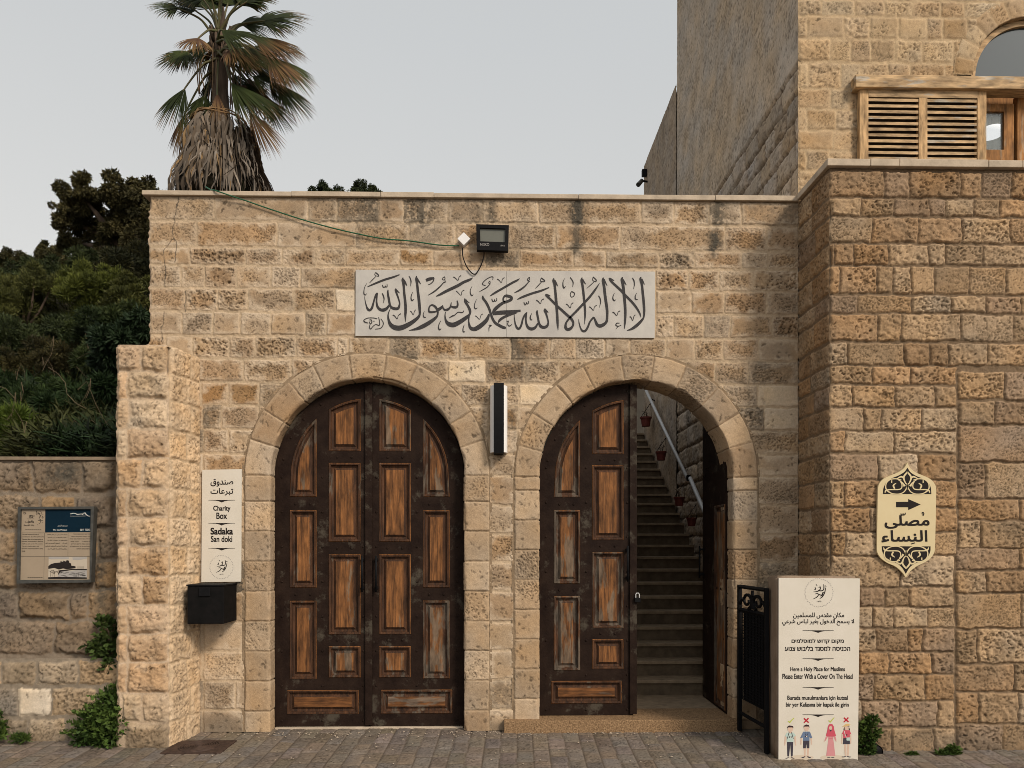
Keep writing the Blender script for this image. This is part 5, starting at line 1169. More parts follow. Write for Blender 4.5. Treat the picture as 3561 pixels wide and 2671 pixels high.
# man in shorts
FIG[0] = 'man_in_shorts'
for l in (limb(528, 520, 522, 612, 17), limb(652, 520, 655, 612, 17), limb(570, 650, 572, 760, 24), limb(612, 650, 608, 760, 24)): pr_('p_skin', l, L1)
pg_('p_blue', [(552, 448), (636, 448), (665, 526), (640, 530), (630, 505), (630, 562), (550, 562), (550, 505), (540, 530), (514, 526)], L2)
pg_('p_skin', ell(592, 406, 32, 34), L2); pg_('p_hair', [(556, 398), (558, 372), (590, 357), (622, 366), (632, 398), (620, 384), (568, 384)], L3)
pg_('p_dark', [(550, 562), (630, 562), (628, 658), (597, 658), (590, 592), (583, 658), (550, 658)], L2)
pr_('p_dark', [[(575, 446, 6), (575, 475, 6), (590, 500, 6)], [(610, 446, 6), (610, 475, 6), (594, 500, 6)]], L3); pg_('p_hair', ell(591, 508, 20, 10), L3); pg_('p_white', ell(593, 508, 9, 9), L4)
pr_('p_dark', [[(530, 775, 8), (552, 772, 14), (576, 760, 10)], [(604, 760, 10), (626, 772, 14), (648, 776, 8)]], L3)
# veiled woman
FIG[0] = 'veiled_woman'
pg_('p_pink', [(868, 505), (932, 505), (930, 540), (956, 756), (840, 756), (868, 540)], L1)
pr_('p_pink', limb(856, 500, 826, 560, 22)+limb(944, 500, 962, 560, 22), L1); pr_('p_skin', [[(826, 560, 10), (818, 570, 9), (810, 578, 6)], [(962, 560, 10), (966, 570, 9), (968, 578, 6)]], L1)
pg_('p_rose', [(836, 500), (856, 425), (862, 380), (880, 354), (900, 349), (920, 356), (938, 385), (942, 425), (964, 500), (940, 510), (860, 510)], L2)
pg_('p_skin', ell(895, 402, 19, 26), L3); pr_('p_rose', [[(868, 528, 6), (900, 530, 6), (930, 528, 6)]], L3); pg_('p_dark', [(880, 424), (912, 424), (897, 448)], L4)
pr_('p_dark', [[(855, 772, 8), (892, 772, 8)], [(905, 772, 8), (942, 772, 8)]], L2)
# woman with straw hat
FIG[0] = 'woman_with_straw_hat'
pr_('p_skin', limb(1044, 470, 1036, 600, 17)+limb(1148, 470, 1150, 600, 17)+limb(1078, 600, 1086, 757, 26)+limb(1120, 600, 1112, 757, 26), L1)
pr_('p_hair', [[(1072, 395, 10), (1066, 420, 14), (1070, 450, 10)], [(1124, 395, 10), (1132, 420, 14), (1128, 450, 10)]], L1)
pg_('p_rose', [(1062, 430), (1136, 430), (1154, 476), (1136, 482), (1138, 532), (1056, 532), (1056, 482), (1038, 476)], L2)
pg_('p_skin', ell(1098, 402, 26, 30), L2); pg_('p_straw', [(1040, 386), (1070, 366), (1088, 350), (1122, 348), (1132, 358), (1150, 352), (1130, 372), (1090, 382)], L3)
pg_('p_dark', [(1056, 530), (1140, 530), (1138, 606), (1050, 606)], L2); pr_('p_white', [[(1066, 440, 7), (1080, 490, 7), (1098, 535, 6)]], L3); pg_('p_mint', [(1090, 524), (1140, 520), (1140, 562), (1098, 560)], L3)
pg_('p_hair', ell(1096, 490, 13, 8), L3); pr_('p_hair', [[(1110, 380, 7), (1132, 378, 8)]], L4); pr_('p_dark', [[(1036, 765, 7), (1062, 766, 11), (1090, 756, 8)], [(1102, 756, 8), (1128, 766, 11), (1154, 766, 7)]], L3)
for fi_, (m_, st_) in enumerate((('p_green', [[(360, 315, 10), (371, 322, 14), (384, 336, 10)], [(382, 336, 10), (405, 305, 12), (437, 276, 8)]]), ('p_green', [[(870, 308, 10), (881, 316, 14), (894, 331, 10)], [(892, 331, 10), (915, 300, 12), (942, 270, 8)]]),
    ('p_red', [[(560, 280, 17), (590, 308, 17), (620, 334, 15)], [(618, 278, 17), (590, 308, 17), (560, 336, 15)]]), ('p_red', [[(1064, 272, 17), (1092, 300, 17), (1122, 326, 15)], [(1120, 270, 17), (1092, 300, 17), (1062, 328, 15)]]))):
    FIG[0] = 'mark%d' % fi_; pr_(m_, st_, L2)
for fg, parts in pic.items():
    allv = []; allf = []; mi = []
    for k_, (m, mbb) in enumerate(parts.items()): b0 = len(allv); allv += mbb.v; allf += [[i+b0 for i in q] for q in mbb.f]; mi += [k_]*len(mbb.f)
    ms = list(parts); o_ = mk('check_mark' if fg.startswith('mark') else ('printed_ground' if fg.startswith('sand') else 'pictogram'), allv, allf, M[ms[0]], nb)
    for m in ms[1:]: o_.data.materials.append(M[m])
    o_.data.polygons.foreach_set('material_index', np.array(mi, np.int32))

# ------------------------------------------------------------------ black iron gate folded out beside the block
xg, yg0, yg1 = 2.135, -.085, -.655; dxg = .035; zt_, zb_ = 1.285, .055
ig = empty('iron_gate', (xg, yg1, 0), 'black ornamental iron gate leaf standing open beside the concrete block', 'gate')
GP = lambda s, z: (xg+dxg*s, yg0+(yg1-yg0)*s, z)
def bar(mb, p, q, w): 
    p, q = Vector(p), Vector(q); d = (q-p).normalized(); mb.tube([p, q], w, 4); return mb
b = MB()
for s in (0, 1): b.box((xg+dxg*s-.016, yg0+(yg1-yg0)*s-.02, gz(yg1)-.01 if s else .01), (xg+dxg*s+.016, yg0+(yg1-yg0)*s+.02, zt_), .003)
for z in (zt_-.015, 1.07, .17): bar(b, GP(.02, z), GP(.98, z), .017)
b.mk('frame', M['black'], ig)
b = MB()
for s in np.linspace(.12, .88, 15): bar(b, GP(s, .30), GP(s, 1.06), .004)
for z in np.linspace(.30, 1.05, 34): bar(b, GP(.1, z), GP(.9, z), .0035)
sp = MB(); v4 = [Vector(GP(.1, .29)), Vector(GP(.9, .29)), Vector(GP(.9, 1.06)), Vector(GP(.1, 1.06))]; off = Vector((.012, 0, 0))
b.add([p+off for p in v4]+[p+off*1.4 for p in v4], [(0, 1, 2, 3), (7, 6, 5, 4), (0, 4, 5, 1), (1, 5, 6, 2), (2, 6, 7, 3), (3, 7, 4, 0)]); b.mk('mesh_panel', M['black'], ig)
b = MB()
for c, sg in ((.30, 1), (.70, -1)):
    pts = [GP(c+sg*(.17*math.cos(t)*(1-t/10)), 1.155+.062*math.sin(t)*(1-t/10)) for t in np.linspace(-1.2, 6.6, 28)]
    b.tube(pts, list(np.linspace(.016, .011, 28)), 6)
    b.tube([GP(c+sg*.16, 1.20), GP(.5, 1.225), ], .012, 6); b.tube([GP(c-sg*.17, 1.17), GP(c-sg*.28, 1.12)], .013, 6)
b.tube([GP(.5, 1.09), GP(.5, 1.25)], .014, 8); b.mk('scrollwork', M['black'], ig)

# ------------------------------------------------------------------ information panel on the low wall
YI = -.225; px = lin(50, 1740, 300/1659)
ip = empty('information_panel', tuple(P(*px(790, 1600), YI)), 'square framed beige and navy information panel on the dark left wall', 'information panel')
fo = P(*px(np.array((60., 1490, 1545, 82)), np.array((1600., 1578, 118, 130))), YI); fi = P(*px(np.array((108., 1466, 1482, 135)), np.array((1531., 1523, 172, 175))), YI)
b = MB(); b.plate([(p[0], p[2]) for p in fo], [[(p[0], p[2]) for p in fi]], FRONT(YI), -.05, .012); b.mk('frame', M['steel'], ip)
b = MB(); b.plate([(p[0], p[2]) for p in fi], [], FRONT(YI), -.03, -.006); b.mk('panel_face', M['beige'], ip)
D = -.0052; b = MB(); flat(b, [(588, 174), (1482, 172), (1480, 612), (584, 618)], px, YI, D-.0004, D); b.mk('title_field', M['navy'], ip)
D2 = -.0044; b = MB()
text(b, 'مسجد البحر', (826, 470, 1014, 508), px, YI, D2, .01, 2, 'ar'); text(b, 'The Sea Mosque', (735, 553, 1008, 590), px, YI, D2, .01, 2); text(b, 'מסגד הים', (1265, 548, 1450, 584), px, YI, D2, .012, 2, True)
ribbons(b, [[(1068, 260, 13), (1100, 258, 13), (1125, 246, 12), (1180, 256, 12), (1190, 268, 12), (1240, 266, 12), (1290, 262, 12), (1312, 276, 12), (1315, 248, 12), (1345, 246, 12), (1350, 228, 10), (1365, 262, 14), (1390, 284, 14), (1410, 300, 10), (1452, 304, 10)], [(1068, 303, 5), (1200, 303, 5), (1365, 301, 5)]], px, YI, D2, 2)
b.mk('title_lettering', M['p_white'], ip)
b = MB()
text(b, 'יפו', (275, 285, 376, 338), px, YI, D2, .02, 2, True); text(b, 'העתיקה', (240, 350, 374, 366), px, YI, D2, 0, 1, True); text(b, 'Jaffa', (255, 388, 368, 442), px, YI, D2, .02, 2); text(b, 'The old', (196, 402, 250, 436), px, YI, D2, 0, 1); text(b, 'يافا القديمة', (175, 460, 370, 495), px, YI, D2, .01, 2, 'ar')
en = ['The small mosque is built of', 'sandstone (kurkar) blocks.', 'The exact date of its construction is', 'unknown, but it appears in drawings', 'of Jaffa as early as the 17th century.', "The city's Muslim sailors and", 'fishermen passed here before going', 'to sea.']
for i, (s, x1) in enumerate(zip(en, (462, 566, 540, 545, 540, 462, 540, 200))): text(b, s, (134, 645+45.5*i, x1, 668+45.5*i), px, YI, D2, .012, 1)
ar = ['مسجد صغير بني من حجر الكركار', 'لا نعرف بالضبط متى بني المسجد', 'ولكنه يظهر في رسومات ليافا منذ', 'القرن ال 17. استعمل المسجد من قبل', 'زوار الميناء الصيادين والمسافرين المسلمين', 'سكان يافا للصلاة قبل الابحار']
for i, (s, x0) in enumerate(zip(ar, (622, 634, 630, 592, 588, 634))): text(b, s, (x0, 646+55*i, 1012-i, 674+55*i), px, YI, D2, .01, 1, 'ar')
he = ['מסגד קטן הבנוי מאבני כורכר.', 'מועד הקמתו המדויק של המסגד', 'אינו ידוע, אך הוא מופיע כבר בציורי', 'יפו מהמאה ה-17. המסגד שימש', 'את באי הנמל, הדייגים והיורדים', 'המוסלמים של יפו, שהיו מתפללים', 'בו לפני צאתם להפלגה.']
for i, (s, x0) in enumerate(zip(he, (1125, 1088, 1060, 1078, 1090, 1064, 1190))): text(b, s, (x0, 640+46.5*i, 1460-i, 663+46.5*i), px, YI, D2, .012, 1, True)
ribbons(b, [[(248+i*37, 1487, 9), (248+i*37+28, 1487, 9)] for i in range(8)]+[[(205+i*39, 563, 6), (205+i*39+30, 563, 6)] for i in range(8)], px, YI, D2, 2)
ribbons(b, [[(575, 625, 4), (560, 1520, 4)], [(1028, 625, 4), (1024, 1075, 4)], [(118, 1076, 4), (1470, 1078, 4)], [(135, 625, 4), (580, 625, 4)], [(172, 230, 8), (176, 258, 8), (194, 264, 8), (208, 254, 8), (212, 228, 8)], [(184, 236, 12), (198, 240, 12)]], px, YI, D2, 2)
b.mk('lettering', M['print'], ip)
r13 = random.Random(12); b = MB(); b2 = MB()
for i in range(60):
    a = r13.uniform(-1.9, 1.6); rr = r13.uniform(40, 165); x, y = 440+rr*math.cos(a)*.8, 335+rr*math.sin(a)*.85
    if x < 392: continue
    an = r13.uniform(0, 3.1); l = r13.uniform(7, 13); pts = [(x+l*math.cos(an)*c-5*math.sin(an)*s_, y+l*math.sin(an)*c+5*math.cos(an)*s_) for c, s_ in ((1, 0), (0, 1), (-1, 0), (0, -1))]
    flat(b2 if 400 < y < 440 and x < 470 else b, pts, px, YI, D2-.0003, D2)
b.mk('petal_logo', M['print'], ip); b2.mk('petal_logo', M['p_straw'], ip)
# engraved harbour view
b = MB(); flat(b, [(652, 1085), (1392, 1085), (1388, 1508), (645, 1512)], px, YI, D-.0004, D); b.mk('picture', M['p_pale'], ip)
b = MB(); b3 = MB()
flat(b3, [(652, 1090), (1045, 1090), (1040, 1128), (700, 1132), (652, 1120)], px, YI, D2-.0003, D2); flat(b3, [(1110, 1095), (1390, 1090), (1388, 1118), (1220, 1150), (1120, 1145)], px, YI, D2-.0003, D2)
flat(b3, [(850, 1370), (1388, 1330), (1386, 1500), (830, 1500)], px, YI, D2-.0003, D2)
sil = [(648, 1265), (700, 1225), (770, 1205), (880, 1195), (882, 1165), (930, 1190), (935, 1160), (985, 1180), (1000, 1150), (1045, 1160), (1050, 1200), (1085, 1215), (1088, 1255), (1170, 1270), (1172, 1305), (1000, 1325), (930, 1310), (850, 1330), (760, 1300), (648, 1320)]
flat(b, sil, px, YI, D2-.0003, D2+.0002)
flat(b, [(645, 1480), (830, 1470), (1386, 1482), (1388, 1508), (645, 1512)], px, YI, D2-.0003, D2+.0002); flat(b, [(860, 1345), (1100, 1320), (1390, 1322), (1390, 1345), (1100, 1340), (880, 1375), (835, 1440), (838, 1400)], px, YI, D2-.0003, D2+.0002)
ribbons(b, [[(650+i*24, 1345+r13.uniform(0, 30), 5), (690+i*22, 1350+r13.uniform(0, 40), 9), (720+i*15, 1375+r13.uniform(0, 50), 4)] for i in range(8)]+[[(x, 1320, 4), (x+1, 1268, 4)] for x in range(1215, 1330, 19)]+[[(x, 1470, 5), (x+2, 1380, 4)] for x in (690, 735, 770, 1140, 1200, 1225)]+[[(x, y, 3), (x+60, y-4, 4)] for x, y in [(r13.uniform(850, 1320), r13.uniform(1375, 1475)) for _ in range(34)]], px, YI, D2+.0003, 3)
b.mk('picture_lines', M['print'], ip); b3.mk('picture_tone', M['p_grey'], ip)
# ================================================================== hillside and planting behind the low wall
def hz(x, y):
    a = np.clip(np.asarray(y, float)+.05, 0, None); x = np.asarray(x, float)
    base = zl-.10+.33*a
    return np.minimum(base+.5*np.clip(a-6, 0, 30), 1.62+.325*(a+CAMD))+.12*fbm(x*.5, y*.5, 5, 3)*np.clip(a/2, 0, 1)
xs_ = np.concatenate([np.linspace(-90, -8, 30), np.linspace(-7.6, .75, 50)]); ys_ = np.concatenate([np.linspace(.02, 8, 40), np.linspace(8.6, 90, 50)])
gx, gy = np.meshgrid(xs_, ys_, indexing='ij'); n1, n2 = gx.shape
ylo = np.where(gx > XG0+.01, np.maximum(gy, .42), gy)
ids = np.arange(n1*n2).reshape(n1, n2); q = np.stack([ids[:-1, :-1], ids[1:, :-1], ids[1:, 1:], ids[:-1, 1:]], -1).reshape(-1, 4)
hzv = hz(gx, ylo); hzv = np.where(gx > XG0-.1, np.minimum(hzv, 3.6+np.clip(ylo-4, 0, None)*.45), hzv)
o = mk_quads('hillside', np.stack([gx, ylo, hzv], -1).reshape(-1, 3), q, M['soil']); tag(o, kind='structure')

def leaves(pos, dirs, nrm, L, W, cols, fold=.25):
    """diamond leaves, folded along the midrib -> verts, quads, colours"""
    n = len(pos); d = dirs/np.linalg.norm(dirs, axis=1)[:, None]
    s = np.cross(d, nrm); s /= np.maximum(np.linalg.norm(s, axis=1), 1e-6)[:, None]; u = np.cross(s, d)
    L = np.broadcast_to(L, n)[:, None]; W = np.broadcast_to(W, n)[:, None]
    m = pos+d*L*.45
    v = np.stack([pos, m+s*W*.5+u*W*fold, pos+d*L, m-s*W*.5+u*W*fold], 1).reshape(-1, 3)
    return v, np.arange(4*n).reshape(n, 4), np.repeat(cols, 4, 0)
def rdir(r, n):
    v = r.normal(size=(n, 3)); return v/np.linalg.norm(v, axis=1)[:, None]
def clump(r, n, centres, radii, L, W, colset, droop=.0, shell=.55, squash=(1, 1, .85), up=.0, jit=.18):
    """leaves through the outer part of many overlapping clumps"""
    centres = np.array(centres, float); radii = np.array(radii, float); pr = radii**2/np.sum(radii**2)
    k = r.choice(len(radii), n, p=pr); dv = rdir(r, n); rad = radii[k]*(shell+(1-shell)*r.rand(n)**.6)
    p = centres[k]+dv*rad[:, None]*np.array(squash)
    tone = r.rand(len(radii))[k]*.7+r.rand(n)*.3
    c0, c1 = np.array(colset[0]), np.array(colset[1]); col = c0+(c1-c0)*tone[:, None]; col *= (1+jit*r.normal(size=n))[:, None]
    d = dv+rdir(r, n)*.8+np.array((0, 0, -droop+up))
    return leaves(p, d, rdir(r, n), L*(.6+.8*r.rand(n)), W*(.7+.6*r.rand(n)), np.clip(col, .003, .5))
def cat_(parts):
    v = []; q = []; c = []; b = 0
    for a, f, k in parts: v.append(a); q.append(f+b); c.append(k); b += len(a)
    return np.concatenate(v), np.concatenate(q), np.concatenate(c)
def disp(x, y, Y): return P(x*1.60985, y*1.60985, Y)      # measured on a 2212 px wide print
DARK = ((.016, .024, .009), (.044, .056, .019)); OLIVE = ((.030, .035, .010), (.085, .088, .024)); YEL = ((.035, .045, .008), (.10, .115, .020)); BLUEG = ((.010, .020, .010), (.026, .044, .019))

def tree(name, label, base, crown, n, colset, L, W, seed, limbs=True, group=None, trunk_r=.16):
    r = np.random.RandomState(seed); cs = np.array([c[:3] for c in crown]); rs = np.array([c[3] for c in crown])
    sub_c, sub_r = [], []
    for c, rr in zip(cs, rs):          # break each mass into uneven smaller clumps
        m = 16
        dv = rdir(r, m); sub_c.append(c+dv*rr*(.5+.6*r.rand(m))[:, None]*np.array((1, 1, .9))); sub_r.append(rr*(.14+.24*r.rand(m)))
        sub_c.append(c[None]); sub_r.append(np.array([rr*.38]))
    sub_c = np.concatenate(sub_c); sub_r = np.concatenate(sub_r)
    t = empty(name, base, label, 'tree', group)
    v, q, c = clump(r, n, sub_c, sub_r, L, W, colset, droop=.5, shell=.25)
    mk_quads('crown', v, q, M['leaf'], t, c, False)
    b = MB(); top = cs.mean(0)
    b.tube([base, np.array(base)*.5+top*.5+np.array((.1, 0, 0)), top], [trunk_r, trunk_r*.75, trunk_r*.4], 8)
    fork = np.array(base)*.45+top*.55
    for c_ in cs: b.tube([fork, (fork+c_)/2+np.array((0, 0, .1)), c_], [trunk_r*.5, trunk_r*.33, trunk_r*.12], 6)
    b.mk('trunk', M['bark'], t, True)
    return t
def crn(lst, Y, dY=.8, seed=0):
    r = random.Random(seed); k = []
    for x, y, rp in lst:
        p = disp(x, y, Y+r.uniform(-dY, dY)); k.append((*p, rp*(Y+CAMD)/1660))
    return k
YT = 12.0
big = crn([(178, 422, 38), (148, 468, 34), (190, 480, 40), (268, 420, 46), (300, 470, 48), (258, 510, 50), (318, 425, 34), (252, 455, 30), (345, 440, 30), (330, 500, 50), (215, 550, 46), (310, 570, 56), (165, 525, 30), (370, 480, 40), (245, 600, 60)], YT, .9, 1)
tb = disp(285, 760, YT); tb[2] = float(hz(tb[0], YT))-.2
tree('broadleaf_tree', 'tall dark tree with a clumped crown standing against the sky at left', tb, big, 120000, ((.026, .026, .011), (.090, .076, .030)), .080, .034, 5, trunk_r=.22)
for i, (lst, Y, lab, n, xb) in enumerate([
    ([(30, 565, 26), (8, 580, 30), (62, 572, 20), (45, 590, 26)], 19.0, 'small rounded dark tree low on the skyline at the far left edge', 5000, 30),
    ([(110, 545, 26), (95, 560, 22), (130, 565, 26), (112, 585, 26)], 17.0, 'small dark tree between the far left tree and the tall tree', 5000, 112),
    ([(703, 412, 22), (690, 425, 20), (725, 418, 18), (715, 440, 26)], 24.0, 'dark treetop peeping over the coping just right of the palm', 3500, 706),
    ([(782, 412, 20), (800, 416, 20), (765, 420, 16), (815, 424, 14), (790, 440, 26)], 25.0, 'lower dark treetop over the coping, farther right of the palm', 3500, 790)]):
    cr = crn(lst, Y, .5, i+3); b = disp(xb, 700, Y); b[2] = min(float(hz(b[0], Y)), float(min(c[2] for c in cr))-.3)-.2
    tree('broadleaf_tree', lab, b, cr, n*4, DARK if i > 1 else ((.028, .029, .012), (.085, .074, .030)), .08, .036, 30+i, group='trees on the skyline', trunk_r=.14)
# bushes on the slope
def bush(name, label, lst, Y, n, colset, L, W, seed, group='bushes on the slope', up=.5, droop=0., dY=.5):
    r = np.random.RandomState(seed); cr = crn(lst, Y, dY, seed); m = np.array([c[:3] for c in cr]).mean(0)
    base = (m[0], Y, float(hz(m[0], Y))-.05); t = empty(name, base, label, 'bush', group)
    cs = []; rs = []
    for c in cr:
        dv = rdir(r, 14); cs.append(np.array(c[:3])+dv*c[3]*(.4+.55*r.rand(14))[:, None]); rs.append(c[3]*(.22+.25*r.rand(14)))
    v, q, c = clump(r, int(n*3.2), np.concatenate(cs), np.concatenate(rs), L*.58, W*.72, colset, droop=droop, up=up, shell=.3)
    mk_quads('foliage', v, q, M['leaf'], t, c, False)
    b = MB()
    for k in cr: b.tube([base, (np.array(base)+np.array(k[:3]))/2+np.array((.05, 0, 0)), k[:3]], [.035, .022, .008], 6)
    b.mk('stems', M['bark'], t, True)
    return t
bush('feathery_bush', 'feathery olive green bush at the far left above the slope', [(40, 630, 50), (10, 670, 55), (85, 640, 45), (60, 700, 50), (115, 612, 36), (5, 610, 34), (75, 600, 30)], 7.5, 9000, OLIVE, .11, .022, 101, up=.9)
bush('feathery_bush', 'feathery yellow green bush directly below the tall tree', [(190, 612, 40), (225, 640, 44), (160, 650, 42), (200, 690, 50), (150, 610, 30), (245, 600, 30)], 7.0, 8000, ((.036, .044, .009), (.10, .115, .022)), .11, .022, 102, up=.9)
bush('leafy_bush', 'olive leafy bush between the feathery bush and the gate wall corner', [(285, 630, 38), (262, 665, 42), (300, 690, 42), (318, 640, 34)], 6.0, 8000, OLIVE, .10, .024, 103, up=.6)
bush('leafy_bush', 'very dark bush with long leaves against the gate wall corner', [(295, 740, 50), (260, 800, 60), (300, 830, 60), (240, 730, 45), (315, 700, 40), (300, 890, 60)], 2.6, 12000, BLUEG, .15, .034, 104, up=.1, droop=.4)
bush('leafy_bush', 'brownish olive bush in the middle of the slope', [(60, 790, 60), (130, 780, 60), (20, 830, 60), (110, 840, 60), (190, 790, 50)], 4.6, 9500, ((.022, .020, .008), (.06, .052, .018)), .10, .022, 105, up=.4)
bush('leafy_bush', 'dark green bush of drooping blades over the middle of the wall', [(150, 890, 60), (210, 880, 60), (100, 900, 55), (190, 940, 50), (130, 940, 45)], 1.7, 12000, ((.010, .022, .008), (.026, .046, .014)), .17, .020, 106, up=.2, droop=.6, dY=.25)
bush('grassy_tuft', 'bright green grassy tuft at the left end of the wall top', [(30, 930, 42), (70, 955, 36), (5, 950, 40), (105, 965, 24)], .75, 5000, ((.035, .06, .010), (.11, .15, .025)), .17, .016, 107, up=.8, droop=.2, dY=.15)
bush('leafy_bush', 'dark green bush against the left edge, halfway up the slope', [(30, 740, 60), (80, 745, 55), (0, 790, 60), (130, 735, 50)], 5.6, 8000, DARK, .10, .026, 108, up=.3)
bush('leafy_bush', 'dark rounded bush just left of the gate wall corner, below the tall tree', [(215, 720, 55), (260, 705, 50), (180, 735, 50), (235, 760, 60)], 4.4, 8000, ((.014, .024, .008), (.038, .05, .014)), .12, .026, 109, up=.2)
bush('leafy_bush', 'dark green bush above the left end of the wall', [(20, 870, 60), (70, 880, 60), (0, 910, 50), (120, 865, 50)], 2.2, 8000, ((.012, .024, .008), (.034, .054, .014)), .15, .02, 110, up=.2, droop=.4, dY=.25)
bush('leafy_bush', 'dark bush on the skyline right below the small far left tree', [(20, 610, 40), (60, 605, 40), (-10, 620, 40), (95, 595, 30)], 9.5, 6000, DARK, .12, .03, 111, up=.3)
bush('leafy_bush', 'dark bush on the skyline under the left lobe of the tall tree', [(150, 590, 42), (190, 580, 40), (120, 600, 36), (215, 600, 40)], 9.0, 6000, DARK, .12, .03, 112, up=.3)
bush('leafy_bush', 'dark bush filling the gap between the tall tree and the gate wall', [(270, 590, 50), (300, 560, 50), (320, 600, 50), (250, 600, 40)], 8.5, 7000, ((.014, .017, .007), (.04, .038, .014)), .12, .03, 113, up=.2)
# tangled ground cover on the slope, one mass
r = np.random.RandomState(200); n = 34000
yy = .05+9.5*r.rand(n)**1.3; xx = -(yy+CAMD)*(.42+.20*r.rand(n))*1.0
xx = np.maximum(xx, -6.4-yy*.6); k = (xx < XG0-.03); xx, yy = xx[k], yy[k]; n = len(xx)
zz = hz(xx, yy)+.30*r.rand(n)**1.5
mx = sst(-.3, .5, fbm(xx*1.1, yy*1.1, 66, 3))[:, None]; col = np.array((.012, .024, .008))*(1-mx)+np.array((.036, .040, .012))*mx; col *= (1+.3*r.normal(size=n))[:, None]
d = rdir(r, n)*np.array((1, 1, .5))+np.array((0, -.35, .25))
v, q, c = leaves(np.stack([xx, yy, zz], -1), d, rdir(r, n)*.4+np.array((0, -.6, .8)), .10+.14*r.rand(n), .014+.014*r.rand(n), np.clip(col, .004, .3))
o = mk_quads('undergrowth', v, q, M['leaf'], None, c, False); tag(o, 'tangled dark green undergrowth covering the slope above the low wall', 'undergrowth', kind='stuff')
tw = MB(); rr = random.Random(8)
for i in range(16):
    y = rr.uniform(.1, 3.5); x = -(y+CAMD)*rr.uniform(.47, .60); 
    if x > XG0-.1: continue
    z = float(hz(x, y))+rr.uniform(.1, .9); p = np.array((x, y-.3, z)); pts = [p]
    a = rr.uniform(-1, 1)
    for k in range(5): a += rr.uniform(-.5, .5); pts.append(pts[-1]+np.array((math.sin(a)*.12, -.02, math.cos(a)*rr.choice((.1, -.1)))))
    tw.tube(pts, .0022, 4)
o = tw.mk('dry_twigs', mat('dry_twig', (.12, .09, .055), .9)); tag(o, 'thin dry twigs caught in the undergrowth on the slope', 'twigs', kind='stuff')

# small weeds at the foot of the walls
def weed(name, label, pts, n, L, W, colset, seed, group=None, trail=False, up=.3):
    """pts: (point, radius)"""
    r = np.random.RandomState(seed); t = empty(name, tuple(pts[0][0]), label, 'plant', group)
    v, q, c = clump(r, n, [p for p, _ in pts], [k for _, k in pts], L, W, colset, shell=.1, up=up, squash=(1, .75, 1), jit=.25)
    sp = []
    for p_, k_ in pts:
        for _ in range(7):
            d_ = rdir(r, 1)[0]; d_[2] = abs(d_[2])*.9+.1; d_[1] = -abs(d_[1])*.6; m_ = 12; t_ = np.linspace(.5, 1.9, m_)[:, None]
            c_ = np.array(p_)+d_*k_*t_+np.array((0, 0, -.25))*k_*(t_-.5)**2
            sp.append(leaves(c_, np.tile(d_, (m_, 1))+rdir(r, m_)*.9, rdir(r, m_), L*(.5+.5*r.rand(m_)), W*(.6+.4*r.rand(m_)), np.tile(np.array(colset[1])*r.uniform(.5, 1.1), (m_, 1))))
    v, q, c = cat_([(v, q, c)]+sp)
    v[:, 2] = np.maximum(v[:, 2], SL*v[:, 1]+.003)
    mk_quads('foliage', v, q, M['leaf'], t, c, False)
    b = MB(); rr = random.Random(seed)
    for p, k in pts: b.tube([pts[0][0], (np.array(pts[0][0])+np.array(p))/2+np.array((rr.uniform(-.02, .02), -.01, .02)), np.array(p)+1e-4], [.005, .004, .002], 5)
    b.mk('stems', M['bark'], t, True)
    return t
GREEN = ((.018, .04, .008), (.07, .11, .022))
y_ = YF-.07
weed('wall_weed', 'leafy green weed at the foot of the wall beside the pillar', [(disp(x, y, y_-dy), k) for x, y, k, dy in ((218, 1598, .05, .05), (205, 1575, .14, .05), (235, 1585, .13, .08), (225, 1545, .13, .04), (250, 1560, .11, .08), (255, 1525, .10, .02), (240, 1508, .08, .0), (262, 1490, .05, .0), (180, 1590, .09, .04), (195, 1550, .08, .0))], 2200, .045, .028, GREEN, 301)
weed('climbing_vine', 'thin vine hanging down the joint between the dark wall and pillar', [(disp(x, y, YL-.05), k) for x, y, k in ((240, 1380, .07), (225, 1345, .05), (215, 1395, .08), (235, 1415, .06), (252, 1400, .04), (240, 1442, .05), (248, 1350, .03), (208, 1408, .04))], 420, .045, .032, ((.012, .026, .007), (.045, .07, .016)), 302, up=-.1)
weed('wall_weed', 'small green weed at the far left foot of the wall', [(disp(-6, 1585, y_), .03), (disp(2, 1568, y_), .03), (disp(-10, 1545, y_), .04), (disp(0, 1588, y_-.03), .03)], 260, .04, .025, GREEN, 303)
weed('grass_tuft', 'low grassy tuft on the paving near the left edge', [(disp(45, 1597, y_-.02), .03), (disp(35, 1598, y_-.02), .025), (disp(55, 1597, y_-.02), .025)], 220, .05, .01, GREEN, 304, up=.8)
yb_ = YB-.07
weed('wall_weed', 'upright green weed growing beside the right edge of the notice board', [(disp(x, y, yb_), k) for x, y, k in ((1868, 1636, .05), (1865, 1610, .08), (1880, 1590, .06), (1872, 1570, .05), (1884, 1558, .03), (1860, 1585, .06), (1875, 1625, .05))], 700, .042, .02, GREEN, 305)
weed('wall_weed', 'tiny weed at the bastion foot, midway along its base', [(disp(1963, 1634, yb_-.03), .022), (disp(1975, 1632, yb_-.03), .018)], 130, .03, .014, GREEN, 306)
weed('wall_weed', 'small bushy weed at the bastion foot near the right edge', [(disp(2042, 1634, yb_-.02), .04), (disp(2058, 1622, yb_-.02), .035), (disp(2032, 1634, yb_-.02), .03), (disp(2062, 1634, yb_-.02), .03)], 420, .035, .018, GREEN, 307)
pc_ = disp(1889, 1622, YB-.05)
dp = MB(); dp.tube([pc_+np.array((0, .12, .02)), pc_+np.array((0, -.03, .0))], .055, 18, False); dp.tube([pc_+np.array((0, -.03, .0)), pc_+np.array((0, .12, .02))], .047, 18, True)
